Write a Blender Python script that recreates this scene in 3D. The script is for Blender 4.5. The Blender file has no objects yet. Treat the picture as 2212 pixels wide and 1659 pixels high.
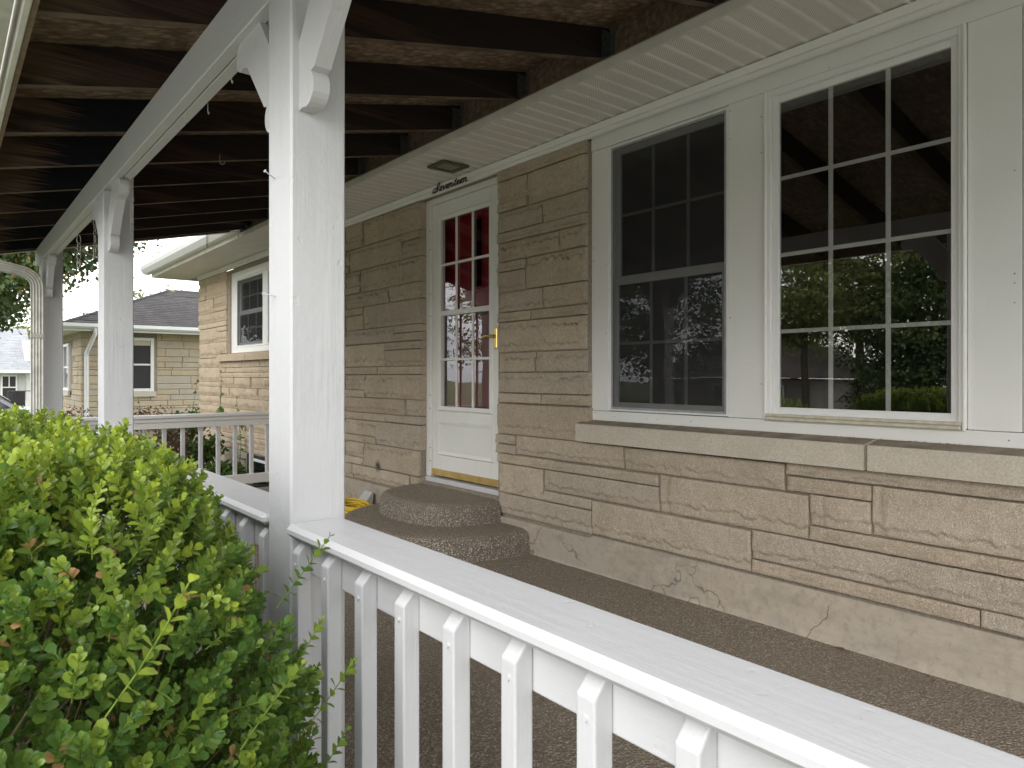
import bpy, math, random
import numpy as np
from mathutils import Vector, Matrix
random.seed(7); np.random.seed(7)
R = math.radians
scene = bpy.context.scene
COL = scene.collection

# ---------------------------------------------------------------- camera
cam_d = bpy.data.cameras.new('camera'); cam = bpy.data.objects.new('camera', cam_d); COL.objects.link(cam)
cam.location = (0, 0, 1.10); cam.rotation_euler = (R(90), 0, -math.atan(1238/1520.))
cam_d.sensor_width = 36; cam_d.lens = 1520/2212.*36; cam_d.shift_y = -17.5/2212
cam_d.clip_start = 0.02; cam_d.clip_end = 600
cam_d.dof.use_dof = True; cam_d.dof.focus_distance = 3.2; cam_d.dof.aperture_fstop = 15.0
scene.camera = cam

# ---------------------------------------------------------------- world, sun, exposure
SUN_EL, SUN_AZ = R(27), R(250)
w = bpy.data.worlds.new('World'); scene.world = w; w.use_nodes = True
nt = w.node_tree; nt.nodes.clear()
out = nt.nodes.new('ShaderNodeOutputWorld'); bg = nt.nodes.new('ShaderNodeBackground')
sky = nt.nodes.new('ShaderNodeTexSky'); sky.sky_type = 'NISHITA'; sky.sun_disc = False
sky.sun_elevation = SUN_EL; sky.sun_rotation = SUN_AZ
tc = nt.nodes.new('ShaderNodeTexCoord'); mp = nt.nodes.new('ShaderNodeMapping'); mp.inputs['Scale'].default_value = (1.2, 1.2, 3.2)
nz = nt.nodes.new('ShaderNodeTexNoise'); nz.inputs['Scale'].default_value = 2.2; nz.inputs['Detail'].default_value = 7; nz.inputs['Roughness'].default_value = .55
rp = nt.nodes.new('ShaderNodeValToRGB'); rp.color_ramp.elements[0].position = .33; rp.color_ramp.elements[0].color = (.7, .7, .7, 1); rp.color_ramp.elements[1].position = .55; rp.color_ramp.elements[1].color = (1, 1, 1, 1)
rc = nt.nodes.new('ShaderNodeValToRGB'); rc.color_ramp.elements[0].position = .40; rc.color_ramp.elements[0].color = (.31, .335, .385, 1); rc.color_ramp.elements[1].position = .62; rc.color_ramp.elements[1].color = (1, .99, .975, 1)
nz2 = nt.nodes.new('ShaderNodeTexNoise'); nz2.inputs['Scale'].default_value = 1.3; nz2.inputs['Detail'].default_value = 6
vm = nt.nodes.new('ShaderNodeVectorMath'); vm.operation = 'SCALE'; vm.inputs['Scale'].default_value = 12.5
mx = nt.nodes.new('ShaderNodeMix'); mx.data_type = 'RGBA'
L = nt.links.new
L(tc.outputs['Generated'], mp.inputs['Vector']); L(mp.outputs[0], nz.inputs['Vector']); L(mp.outputs[0], nz2.inputs['Vector'])
L(nz.outputs['Fac'], rp.inputs[0]); L(nz2.outputs['Fac'], rc.inputs[0]); L(rc.outputs[0], vm.inputs[0])
L(rp.outputs[0], mx.inputs['Factor']); L(sky.outputs[0], mx.inputs['A']); L(vm.outputs[0], mx.inputs['B'])
L(mx.outputs['Result'], bg.inputs[0]); bg.inputs[1].default_value = .14; L(bg.outputs[0], out.inputs[0])
sd = bpy.data.lights.new('sun', 'SUN'); sd.energy = 1.0; sd.angle = R(45); sd.color = (1, .975, .94)
so = bpy.data.objects.new('sun', sd); COL.objects.link(so)
_d = Vector((-math.cos(SUN_EL)*.93, -math.cos(SUN_EL)*.37, math.sin(SUN_EL)))
so.rotation_euler = _d.to_track_quat('Z', 'Y').to_euler(); so.location = (-5, -5, 12)
sky.sun_rotation = math.atan2(_d.x, _d.y)
scene.view_settings.view_transform = 'Standard'; scene.view_settings.look = 'None'
scene.view_settings.gamma = 1; scene.view_settings.use_curve_mapping = False
scene.view_settings.exposure = 1.12
scene.cycles.max_bounces = 10; scene.cycles.diffuse_bounces = 6; scene.cycles.transparent_max_bounces = 24

# ---------------------------------------------------------------- materials
class NB:
    def __init__(S, name):
        S.m = bpy.data.materials.new(name); S.m.use_nodes = True; S.t = S.m.node_tree; S.n = S.t.nodes
        S.b = S.n['Principled BSDF']; S.o = S.n['Material Output']
    def N(S, typ, **kw):
        n = S.n.new('ShaderNode' + typ)
        for k, v in kw.items():
            if hasattr(n, k) and not k[0].isupper(): setattr(n, k, v)
            else: n.inputs[k.replace('_', ' ')].default_value = v
        return n
    def L(S, a, b): S.t.links.new(a, b)
    def pos(S, scale=(1, 1, 1), obj=False):
        if obj: src = S.N('TexCoord').outputs['Object']
        else: src = S.N('NewGeometry').outputs['Position']
        m = S.N('Mapping'); m.inputs['Scale'].default_value = scale; S.L(src, m.inputs['Vector']); return m.outputs[0]
    def noise(S, vec, scale, detail=4, rough=.55):
        n = S.N('TexNoise'); n.inputs['Scale'].default_value = scale; n.inputs['Detail'].default_value = detail; n.inputs['Roughness'].default_value = rough
        S.L(vec, n.inputs['Vector']); return n.outputs['Fac']
    def ramp(S, fac, stops):
        r = S.N('ValToRGB'); e = r.color_ramp.elements
        while len(e) < len(stops): e.new(.5)
        for i, (p, c) in enumerate(stops):
            e[i].position = p; e[i].color = (c, c, c, 1) if not isinstance(c, (tuple, list)) else (*c, 1)
        S.L(fac, r.inputs[0]); return r.outputs[0]
    def mix(S, f, a, b, mode='MIX'):
        m = S.N('Mix'); m.data_type = 'RGBA'; m.blend_type = mode
        if isinstance(f, (int, float)): m.inputs['Factor'].default_value = f
        else: S.L(f, m.inputs['Factor'])
        for k, v in (('A', a), ('B', b)):
            if isinstance(v, (tuple, list)): m.inputs[k].default_value = (*v, 1)
            else: S.L(v, m.inputs[k])
        return m.outputs['Result']
    def math(S, op, a, b=0.0):
        m = S.N('Math'); m.operation = op
        for i, v in enumerate((a, b)):
            if isinstance(v, (int, float)): m.inputs[i].default_value = v
            else: S.L(v, m.inputs[i])
        return m.outputs[0]
    def bump(S, h, strength=.5, dist=.002, nrm=None):
        b = S.N('Bump'); b.inputs['Strength'].default_value = strength; b.inputs['Distance'].default_value = dist
        S.L(h, b.inputs['Height'])
        if nrm: S.L(nrm, b.inputs['Normal'])
        S.L(b.outputs[0], S.b.inputs['Normal']); return b.outputs[0]
    def set(S, col=None, rough=None, metal=None, spec=None):
        if col is not None:
            if isinstance(col, (tuple, list)): S.b.inputs['Base Color'].default_value = (*col, 1)
            else: S.L(col, S.b.inputs['Base Color'])
        if rough is not None:
            if isinstance(rough, (int, float)): S.b.inputs['Roughness'].default_value = rough
            else: S.L(rough, S.b.inputs['Roughness'])
        if metal is not None: S.b.inputs['Metallic'].default_value = metal
        if spec is not None: S.b.inputs['Specular IOR Level'].default_value = spec
        return S.m

def paint(name, col, axis, grain=1.0, rough=.42, chips=True, dirt=.0, bs=.8):
    s = NB(name); sc = [55, 55, 55]; sc[axis] = 2.2
    v = s.pos(tuple(sc)); g = s.noise(v, 1.5, 5, .6)
    v2 = s.pos((1, 1, 1)); lump = s.noise(v2, 30, 4, .6); big = s.noise(v2, 3.5, 4)
    c = s.mix(s.ramp(big, [(.3, 0.0), (.7, 1.0)]), tuple(x*.95 for x in col), col)
    if dirt:
        sp = s.noise(s.pos((1, 1, 1)), 160, 2); m = s.ramp(sp, [(.69, 0.0), (.72, dirt)])
        c = s.mix(m, c, (.12, .09, .07))
    if chips:
        st = s.noise(v2, 60, 6, .7); m = s.ramp(st, [(.70, 0.0), (.73, .45)]); c = s.mix(m, c, tuple(x*.55 for x in col))
    gm = s.ramp(s.noise(s.pos(tuple(1.1 if i == axis else 9 for i in range(3))), 1.0, 3), [(.35, .15), (.65, 1.0)]); dent = s.ramp(s.noise(v2, 19, 3, .6), [(.66, 0.0), (.72, 1.0)])
    h = s.math('ADD', s.math('MULTIPLY', s.math('MULTIPLY', g, .9*grain), gm), s.math('MULTIPLY', lump, .6)); h = s.math('SUBTRACT', h, s.math('MULTIPLY', dent, .35))
    s.bump(h, bs, .003)
    return s.set(c, rough)
M = {}
WHITE = (.64, .64, .648)
M['paint_z'] = paint('white_paint_post', WHITE, 2, 1.25)
M['paint_y'] = paint('white_paint_rail', WHITE, 1, .8, dirt=.12, bs=.5)
M['paint_dirty'] = paint('white_paint_dusted', WHITE, 1, .6, dirt=.7, bs=.38)
M['paint_x'] = paint('white_paint_cross', (.80, .79, .76), 0, .8)
M['paint_b'] = paint('white_paint_baluster', WHITE, 2, .8, bs=.6)
M['trim'] = paint('cream_trim', (.86, .855, .82), 1, .12, .45)
M['trim_z'] = paint('cream_trim_upright', (.86, .855, .82), 2, .12, .45)
M['vinyl'] = paint('white_vinyl', (.86, .86, .84), 2, .04, .3, chips=False)
M['doorpaint'] = paint('door_paint', (.86, .855, .81), 2, .05, .35)

def stone_mat(name, tones, stain=(.22, .17, .125), grey=.0):
    s = NB(name); v = s.pos()
    info = s.N('ObjectInfo'); rnd = info.outputs['Random']
    base = s.ramp(rnd, [(0, tones[0]), (.35, tones[1]), (.7, tones[2]), (1, tones[3])])
    n1 = s.noise(v, 5, 6, .62); n2 = s.noise(v, 38, 5, .65); n3 = s.noise(v, 260, 3)
    c = s.mix(s.ramp(n1, [(.35, 0.0), (.72, .5)]), base, stain)
    c = s.mix(s.ramp(n2, [(.45, 0.0), (.75, .32)]), c, tuple(x*.75 for x in stain))
    c = s.mix(s.ramp(n3, [(.38, .75), (.60, 0.0)]), c, (.60, .56, .50), 'MULTIPLY'); c = s.mix(s.ramp(s.noise(v, 130, 3), [(.56, 0.0), (.70, .5)]), c, (.80, .72, .60))
    ga = s.N('Attribute'); ga.attribute_name = 'grime_shade'; c = s.mix(ga.outputs['Fac'], c, tuple(x*.42 for x in stain))  # chip lines darkened: some dirt, plus crevice shadow painted into the colour
    sx = s.N('VectorMath'); sx.operation = 'DISTANCE'; s.L(s.N('NewGeometry').outputs['Position'], sx.inputs[0]); sx.inputs[1].default_value = (2.84, 5.255, .345)
    dd = s.math('ADD', sx.outputs['Value'], s.math('MULTIPLY', s.noise(v, 30, 4), .05)); c = s.mix(s.ramp(dd, [(.045, .9), (.085, 0.0)]), c, (.05, .05, .055))
    vs = s.pos((1, 95, 16)); st = s.noise(vs, 1, 4)
    vv = s.N('TexVoronoi'); vv.inputs['Scale'].default_value = 210; s.L(v, vv.inputs['Vector'])
    h = s.math('ADD', s.math('MULTIPLY', st, .5), s.math('MULTIPLY', s.noise(v, 75, 5, .7), 1.1))
    h = s.math('ADD', h, s.math('MULTIPLY', vv.outputs['Distance'], .35))
    s.bump(h, .9, .0055)
    return s.set(c, .9, spec=.2)
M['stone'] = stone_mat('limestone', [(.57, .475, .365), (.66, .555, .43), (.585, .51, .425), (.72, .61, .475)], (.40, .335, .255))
M['stone_sunlit'] = stone_mat('limestone_sunlit', [(.64, .53, .395), (.69, .57, .42), (.66, .535, .39), (.71, .60, .45)], (.46, .36, .26))  # same limestone, with the outdoor light on the wing put into paler tones
M['nstone'] = stone_mat('neighbor_stone', [(.60, .51, .37), (.66, .54, .37), (.56, .52, .45), (.68, .58, .42)], (.46, .39, .29))
def simple(name, col, rough=.6, metal=0, nscale=30, amp=.15, bump=.2, dist=.001, spec=None):
    s = NB(name); v = s.pos(); n = s.noise(v, nscale, 4)
    c = s.mix(s.ramp(n, [(.3, 0.0), (.7, 1.0)]), tuple(x*(1-amp) for x in col), tuple(min(1, x*(1+amp)) for x in col))
    s.bump(n, bump, dist); return s.set(c, rough, metal, spec)
M['mortar'] = simple('mortar', (.30, .255, .20), .95, nscale=60, amp=.25, bump=.6, dist=.002)
def cement():
    s = NB('parged_cement'); v = s.pos()
    n = s.noise(s.pos((1, .55, 1.7)), 5.0, 8, .66); n2 = s.noise(v, 11, 6, .6); n3 = s.noise(v, 150, 3)
    c = s.ramp(n, [(.30, (.33, .30, .255)), (.45, (.44, .38, .305)), (.58, (.50, .43, .34)), (.72, (.40, .37, .315))])
    c = s.mix(s.ramp(n2, [(.5, 0.0), (.66, .6)]), c, (.36, .325, .265)); c = s.mix(s.ramp(s.noise(v, 1.9, 7, .7), [(.52, 0.0), (.60, .75)]), c, (.45, .405, .335)); c = s.mix(s.ramp(s.noise(v, 27, 5, .7), [(.5, 0.0), (.75, .5)]), c, (.24, .20, .16))
    # lower edge dirt splash that follows the slab, as real soiling does
    cr = s.N('TexVoronoi', feature='DISTANCE_TO_EDGE'); cr.inputs['Scale'].default_value = 2.3
    w2 = s.N('Mix'); w2.data_type = 'VECTOR'; w2.inputs['Factor'].default_value = .22; s.L(v, w2.inputs['A'])
    nc = s.N('TexNoise'); nc.inputs['Scale'].default_value = 6; nc.inputs['Detail'].default_value = 6; s.L(v, nc.inputs['Vector']); s.L(nc.outputs['Color'], w2.inputs['B'])
    s.L(w2.outputs['Result'], cr.inputs['Vector'])
    crack = s.ramp(cr.outputs['Distance'], [(.0, 1.0), (.009, 0.0)]); crack = s.mix(s.ramp(s.noise(v, 1.7, 2), [(.44, 0.0), (.5, 1.0)]), (0, 0, 0), crack)
    c = s.mix(s.math('MULTIPLY', crack, .75), c, (.15, .125, .10))
    h = s.math('SUBTRACT', s.math('ADD', s.math('MULTIPLY', n2, .8), s.math('MULTIPLY', n3, .25)), crack)
    s.bump(h, .7, .004); return s.set(c, .93, spec=.2)
M['cement'] = cement()
def sillm():
    s = NB('sill_stone'); v = s.pos(); n = s.noise(v, 170, 3)
    c = s.mix(s.ramp(n, [(.35, 0.0), (.65, 1.0)]), (.50, .445, .365), (.66, .60, .50)); c = s.mix(s.ramp(s.noise(v, 5, 5), [(.4, 0.0), (.7, .35)]), c, (.44, .38, .30))
    z_ = s.N('SeparateXYZ'); s.L(s.N('NewGeometry').outputs['True Normal'], z_.inputs[0])
    so = s.math('MULTIPLY', s.math('GREATER_THAN', z_.outputs[2], .8), s.ramp(s.noise(v, 12, 5), [(.25, .55), (.6, .9)])); c = s.mix(so, c, (.21, .165, .12))
    s.bump(n, .6, .002); return s.set(c, .92, spec=.2)
M['sill'] = sillm()
def aggregate():
    s = NB('exposed_aggregate'); v = s.pos()
    vo = s.N('TexVoronoi'); vo.inputs['Scale'].default_value = 128; s.L(v, vo.inputs['Vector'])
    wv = vo.outputs['Distance']; col = vo.outputs['Color']
    sep = s.N('SeparateColor'); s.L(col, sep.inputs[0])
    peb = s.ramp(sep.outputs[0], [(0, (.22, .18, .135)), (.4, (.36, .305, .235)), (.68, (.52, .45, .355)), (.85, (.74, .67, .56)), (1, (.88, .83, .73))])
    c = s.mix(s.ramp(wv, [(.32, 0.0), (.62, 1.0)]), peb, (.17, .145, .12))
    big = s.noise(v, 2.0, 5); c = s.mix(s.ramp(big, [(.35, 0.0), (.7, .5)]), c, (.22, .175, .14))
    nz_ = s.N('SeparateXYZ'); s.L(s.N('NewGeometry').outputs['True Normal'], nz_.inputs[0])
    soil = s.math('MULTIPLY', s.ramp(nz_.outputs[2], [(.6, 0.0), (.95, 1.0)]), s.ramp(s.noise(v, 9, 6, .7), [(.2, .35), (.7, .75)])); c = s.mix(s.math('MULTIPLY', soil, .8), c, (.285, .235, .175))
    h = s.math('SUBTRACT', 1.0, wv); s.bump(h, 1.0, .006)
    return s.set(c, .78, spec=.3)
M['aggregate'] = aggregate()
def aggregate_side():
    m = M['aggregate'].copy(); return m
def dark_wood():
    s = NB('stained_rafter_wood'); v = s.pos((1.6, 130, 130)); g = s.noise(v, 1.0, 5, .55); p = s.pos((.7, 9, 12)); b = s.noise(p, 1.1, 4, .5)
    c = s.ramp(g, [(.3, (.040, .021, .016)), (.6, (.072, .040, .030)), (.8, (.125, .075, .055))])
    # charcoal stain brushed on unevenly, bare towards the eave
    x = s.N('SeparateXYZ'); s.L(s.N('NewGeometry').outputs['Position'], x.inputs[0])
    f = s.math('ADD', s.math('MULTIPLY', b, 2.0), s.math('MULTIPLY', x.outputs[0], .9))
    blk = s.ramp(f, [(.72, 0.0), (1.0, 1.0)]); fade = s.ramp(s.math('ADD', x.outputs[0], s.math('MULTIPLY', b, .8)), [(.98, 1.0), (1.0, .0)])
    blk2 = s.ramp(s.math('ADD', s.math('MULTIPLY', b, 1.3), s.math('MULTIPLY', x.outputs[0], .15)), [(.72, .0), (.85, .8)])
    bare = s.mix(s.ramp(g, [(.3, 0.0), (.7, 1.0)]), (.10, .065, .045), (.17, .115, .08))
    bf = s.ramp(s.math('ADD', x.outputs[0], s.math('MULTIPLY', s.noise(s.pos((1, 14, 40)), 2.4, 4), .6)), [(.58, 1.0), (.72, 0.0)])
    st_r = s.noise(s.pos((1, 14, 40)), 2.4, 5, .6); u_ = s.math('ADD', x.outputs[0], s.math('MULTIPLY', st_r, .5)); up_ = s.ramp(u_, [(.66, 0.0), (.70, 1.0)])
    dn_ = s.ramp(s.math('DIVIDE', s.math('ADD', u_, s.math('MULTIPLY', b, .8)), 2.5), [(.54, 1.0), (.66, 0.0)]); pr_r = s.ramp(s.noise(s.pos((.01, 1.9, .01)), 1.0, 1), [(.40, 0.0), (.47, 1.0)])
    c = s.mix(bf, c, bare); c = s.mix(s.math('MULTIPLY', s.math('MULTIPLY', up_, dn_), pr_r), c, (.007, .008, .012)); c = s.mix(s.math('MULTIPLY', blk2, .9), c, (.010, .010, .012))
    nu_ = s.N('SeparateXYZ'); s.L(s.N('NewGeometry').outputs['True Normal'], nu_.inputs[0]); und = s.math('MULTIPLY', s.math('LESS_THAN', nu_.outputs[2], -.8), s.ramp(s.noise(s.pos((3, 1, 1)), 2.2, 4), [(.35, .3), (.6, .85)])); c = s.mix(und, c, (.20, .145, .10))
    s.bump(g, .5, .002); return s.set(c, .8, spec=.25)
M['rafter'] = dark_wood()
M['ledger'] = simple('rough_ledger', (.15, .105, .07), .85, nscale=45, amp=.5, bump=.8, dist=.004)
M['rawwood'] = simple('bare_wood_edge', (.22, .155, .10), .8, nscale=25, amp=.25)
def osb():
    s = NB('osb_sheathing'); v = s.pos((17, 30, 1)); 
    nd = s.N('TexNoise'); nd.inputs['Scale'].default_value = 1.0; nd.inputs['Detail'].default_value = 3; s.L(s.pos((9, 9, 9)), nd.inputs['Vector'])
    mv = s.N('Mix'); mv.data_type = 'VECTOR'; mv.inputs['Factor'].default_value = .55; s.L(nd.outputs['Color'], mv.inputs['A']); s.L(v, mv.inputs['B'])
    vo = s.N('TexVoronoi'); vo.inputs['Scale'].default_value = 2.6; s.L(mv.outputs['Result'], vo.inputs['Vector'])
    sep = s.N('SeparateColor'); s.L(vo.outputs['Color'], sep.inputs[0])
    c = s.ramp(sep.outputs[0], [(0, (.19, .125, .08)), (.5, (.31, .215, .145)), (1, (.46, .34, .235))])
    ed = s.ramp(vo.outputs['Distance'], [(.3, 0.0), (.8, .6)]); c = s.mix(ed, c, (.09, .055, .035))
    c = s.mix(s.ramp(s.noise(s.pos(), 2.5, 5), [(.4, 0.0), (.7, .5)]), c, (.09, .06, .04))
    s.bump(vo.outputs['Distance'], .5, .003); return s.set(c, .8)
M['osb'] = osb()
def soffit_mat():
    s = NB('perforated_soffit'); p = s.N('SeparateXYZ'); s.L(s.N('NewGeometry').outputs['Position'], p.inputs[0])
    def cell(a, per): 
        f = s.math('FRACT', s.math('DIVIDE', a, per)); return s.math('SUBTRACT', f, .5)
    per = .0085
    u = s.math('ADD', p.outputs[0], 10.0); vv = s.math('ADD', p.outputs[1], 10.0)
    a = cell(s.math('ADD', u, vv), per*1.414); b = cell(s.math('SUBTRACT', s.math('ADD', u, 20.0), vv), per*1.414)
    d = s.math('SQRT', s.math('ADD', s.math('MULTIPLY', a, a), s.math('MULTIPLY', b, b)))
    hole = s.math('LESS_THAN', d, .2)
    band = s.math('FRACT', s.math('DIVIDE', s.math('ADD', p.outputs[1], 10.0 - .004), .1))
    inb = s.math('MULTIPLY', s.math('GREATER_THAN', band, .2), s.math('LESS_THAN', band, .92))
    hole = s.math('MULTIPLY', hole, inb)
    base = s.mix(s.ramp(s.noise(s.pos(), 7, 5), [(.4, 0.0), (.75, .4)]), (.86, .84, .79), (.72, .68, .61))
    c = s.mix(hole, base, (.05, .045, .04)); return s.set(c, .5)
M['soffit'] = soffit_mat()
M['alum'] = simple('cream_aluminium', (.72, .70, .62), .4, nscale=6, amp=.08, bump=.1)
M['gutter'] = simple('weathered_gutter', (.60, .585, .53), .45, nscale=14, amp=.2, bump=.15)
M['galv'] = simple('galvanised_hanger', (.16, .17, .165), .5, .7, nscale=80, amp=.4)
M['steel'] = simple('zinc_steel', (.50, .49, .46), .4, .85, nscale=90, amp=.2)
M['brass'] = simple('polished_brass', (.78, .58, .22), .18, 1, nscale=20, amp=.06, bump=.02)
M['brassstrip'] = simple('yellow_brass_strip', (.70, .50, .18), .38, .55, nscale=12, amp=.15, bump=.1)
M['bronze'] = simple('tarnished_bronze', (.13, .14, .10), .5, .6, nscale=60, amp=.5)
M['blackmetal'] = simple('black_painted_metal', (.012, .012, .012), .4, 0)
M['reddoor'] = simple('red_door_paint', (.36, .010, .024), .35, nscale=8, amp=.1, bump=.05)
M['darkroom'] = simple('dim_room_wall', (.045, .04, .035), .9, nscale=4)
M['dark'] = simple('dark_gap', (.02, .02, .02), .9)
M['curtain'] = simple('dim_curtain', (.13, .12, .11), .9, nscale=10)
M['shingle'] = None
def shingles(name, a, b, sx=6, sy=6, bumpd=.004):
    s = NB(name); v = s.pos((sx, sy, 14)); n = s.noise(v, 1.6, 5, .7); g = s.noise(s.pos(), 120, 3)
    vo = s.N('TexVoronoi'); vo.inputs['Scale'].default_value = 1.0; s.L(s.pos((4, 4, 9)), vo.inputs['Vector']); sp = s.N('SeparateColor'); s.L(vo.outputs['Color'], sp.inputs[0])
    c = s.mix(s.ramp(n, [(.35, 0.0), (.65, 1.0)]), a, b); c = s.mix(s.math('MULTIPLY', sp.outputs[0], .5), c, tuple(x*.6 for x in a)); c = s.mix(s.ramp(g, [(.4, 0.0), (.7, .4)]), c, tuple(x*1.6 for x in b))
    s.bump(g, .6, bumpd); return s.set(c, .95, spec=.15)
M['shingle'] = shingles('brown_grey_shingle', (.068, .064, .064), (.115, .109, .108))
M['shingle_light'] = shingles('light_grey_shingle', (.30, .31, .33), (.42, .43, .45))
M['siding'] = simple('white_siding', (.72, .71, .68), .6, nscale=5, amp=.05)
M['greytrim'] = simple('grey_shutter', (.48, .48, .47), .6)
def lawn():
    s = NB('lawn_grass'); v = s.pos(); c = s.ramp(s.noise(v, .5, 6), [(.35, (.07, .105, .035)), (.65, (.13, .155, .06))])
    c = s.mix(s.ramp(s.noise(v, 40, 5), [(.4, 0.0), (.7, .6)]), c, (.12, .11, .055)); s.bump(s.noise(v, 70, 4), 1, .03); return s.set(c, .95)
M['lawn'] = lawn()
M['mulch'] = simple('brown_mulch', (.09, .06, .042), .95, nscale=50, amp=.5, bump=1, dist=.02)
M['asphalt'] = simple('road_asphalt', (.09, .09, .09), .9, nscale=60, amp=.2, bump=.4, dist=.004)
M['concrete'] = simple('pale_concrete', (.56, .55, .52), .9, nscale=12, amp=.1, bump=.4, dist=.003)
M['bark'] = simple('tree_bark', (.10, .08, .06), .95, nscale=30, amp=.4, bump=1, dist=.01)
M['twig'] = simple('hedge_twig', (.30, .24, .15), .85, nscale=120, amp=.3)
M['baretwig'] = simple('pale_bare_twig', (.50, .40, .26), .85, nscale=150, amp=.3)
M['yellow'] = simple('yellow_cord_jacket', (.72, .50, .03), .4, nscale=60, amp=.08)
M['rubber'] = simple('black_rubber', (.02, .02, .022), .45)
M['wedge'] = simple('grey_plastic', (.50, .50, .47), .6, nscale=80, amp=.1)
M['silver'] = simple('silver_car_paint', (.60, .62, .66), .25, .5, nscale=3, amp=.03, bump=0)
M['stump'] = simple('dark_stump_bark', (.035, .03, .03), .9, nscale=28, amp=.6, bump=1, dist=.02)
M['wire'] = simple('black_cable', (.02, .02, .02), .6)
M['letter'] = simple('black_letter_metal', (.012, .011, .010), .5)
M['corr'] = simple('galvanised_well', (.33, .34, .34), .45, .6, nscale=20, amp=.2)

def glass(name, refl=1.0, tint=(.97, .98, .97), wav=.0):
    s = NB(name); s.n.remove(s.b)
    ge = s.N('NewGeometry'); dp = s.N('VectorMath'); dp.operation = 'DOT_PRODUCT'; s.L(ge.outputs['Incoming'], dp.inputs[0]); s.L(ge.outputs['Normal'], dp.inputs[1])
    om = s.math('SUBTRACT', 1.0, s.math('ABSOLUTE', dp.outputs['Value'])); p4 = s.math('POWER', om, 4.0)
    fv = s.math('ADD', refl, s.math('MULTIPLY', p4, 1.0-refl)); fv = s.math('MULTIPLY', fv, s.math('SUBTRACT', 1.0, ge.outputs['Backfacing']))
    g = s.N('BsdfGlossy'); g.inputs['Roughness'].default_value = .0; t = s.N('BsdfTransparent'); t.inputs['Color'].default_value = (*tint, 1)
    if wav:
        b = s.N('Bump'); b.inputs['Strength'].default_value = wav; b.inputs['Distance'].default_value = .01
        s.L(s.noise(s.pos(), 2.2, 1), b.inputs['Height']); s.L(b.outputs[0], g.inputs['Normal'])
    ms = s.N('MixShader'); f = s.math('MINIMUM', fv, 1.0)
    s.L(f, ms.inputs[0]); s.L(t.outputs[0], ms.inputs[1]); s.L(g.outputs[0], ms.inputs[2]); s.L(ms.outputs[0], s.o.inputs[0])
    return s.m
_sc = {}
def simple_cached(n, c):
    if n not in _sc: _sc[n] = simple(n, c, .5)
    return _sc[n]
M['glass'] = glass('window_glass', .22, (.85, .86, .85), .05)
M['glass_door'] = glass('storm_door_glass', .16, (.9, .9, .9), .25)
M['glass_dim'] = glass('old_window_glass', .20, (.8, .8, .8), .2)
def screen():
    s = NB('insect_screen'); s.n.remove(s.b)
    d = s.N('BsdfDiffuse'); d.inputs['Color'].default_value = (.055, .055, .058, 1); t = s.N('BsdfTransparent')
    ms = s.N('MixShader'); ms.inputs[0].default_value = .34; s.L(t.outputs[0], ms.inputs[1]); s.L(d.outputs[0], ms.inputs[2]); s.L(ms.outputs[0], s.o.inputs[0]); return s.m
M['screen'] = screen()
def leafmat(name, old, young, trans=.3, rough=.38, attr=True, dead=None):
    s = NB(name)
    if attr:
        a = s.N('Attribute'); a.attribute_name = 'tint'; f = a.outputs['Fac']
    else:
        f = s.N('ObjectInfo').outputs['Random']
    c = s.mix(f, old, young)
    if dead: c = s.mix(s.math('GREATER_THAN', f, 1.5), c, dead)
    v = s.pos(); c = s.mix(s.ramp(s.noise(v, 60, 2), [(.4, 0.0), (.7, .35)]), c, tuple(x*.7 for x in old))
    s.set(c, rough, spec=.4)
    tr = s.N('BsdfTranslucent'); s.L(s.mix(.5, c, young), tr.inputs['Color'])
    ms = s.N('MixShader'); ms.inputs[0].default_value = trans
    s.L(s.b.outputs[0], ms.inputs[1]); s.L(tr.outputs[0], ms.inputs[2]); s.L(ms.outputs[0], s.o.inputs[0]); return s.m
M['boxleaf'] = leafmat('boxwood_leaf', (.088, .185, .042), (.45, .55, .07), .30, .28, dead=(.58, .32, .15))
M['treeleaf'] = leafmat('maple_leaf', (.045, .08, .028), (.16, .22, .07), .25, .5, dead=(.40, .20, .04))
M['treeleaf2'] = leafmat('golden_green_leaf', (.085, .12, .04), (.32, .34, .10), .3, .5)
M['redleaf'] = leafmat('reddish_shrub_leaf', (.05, .045, .03), (.22, .11, .07), .2, .5)
M['greenleaf'] = leafmat('garden_plant_leaf', (.035, .08, .022), (.14, .24, .05), .25, .45)

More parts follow.
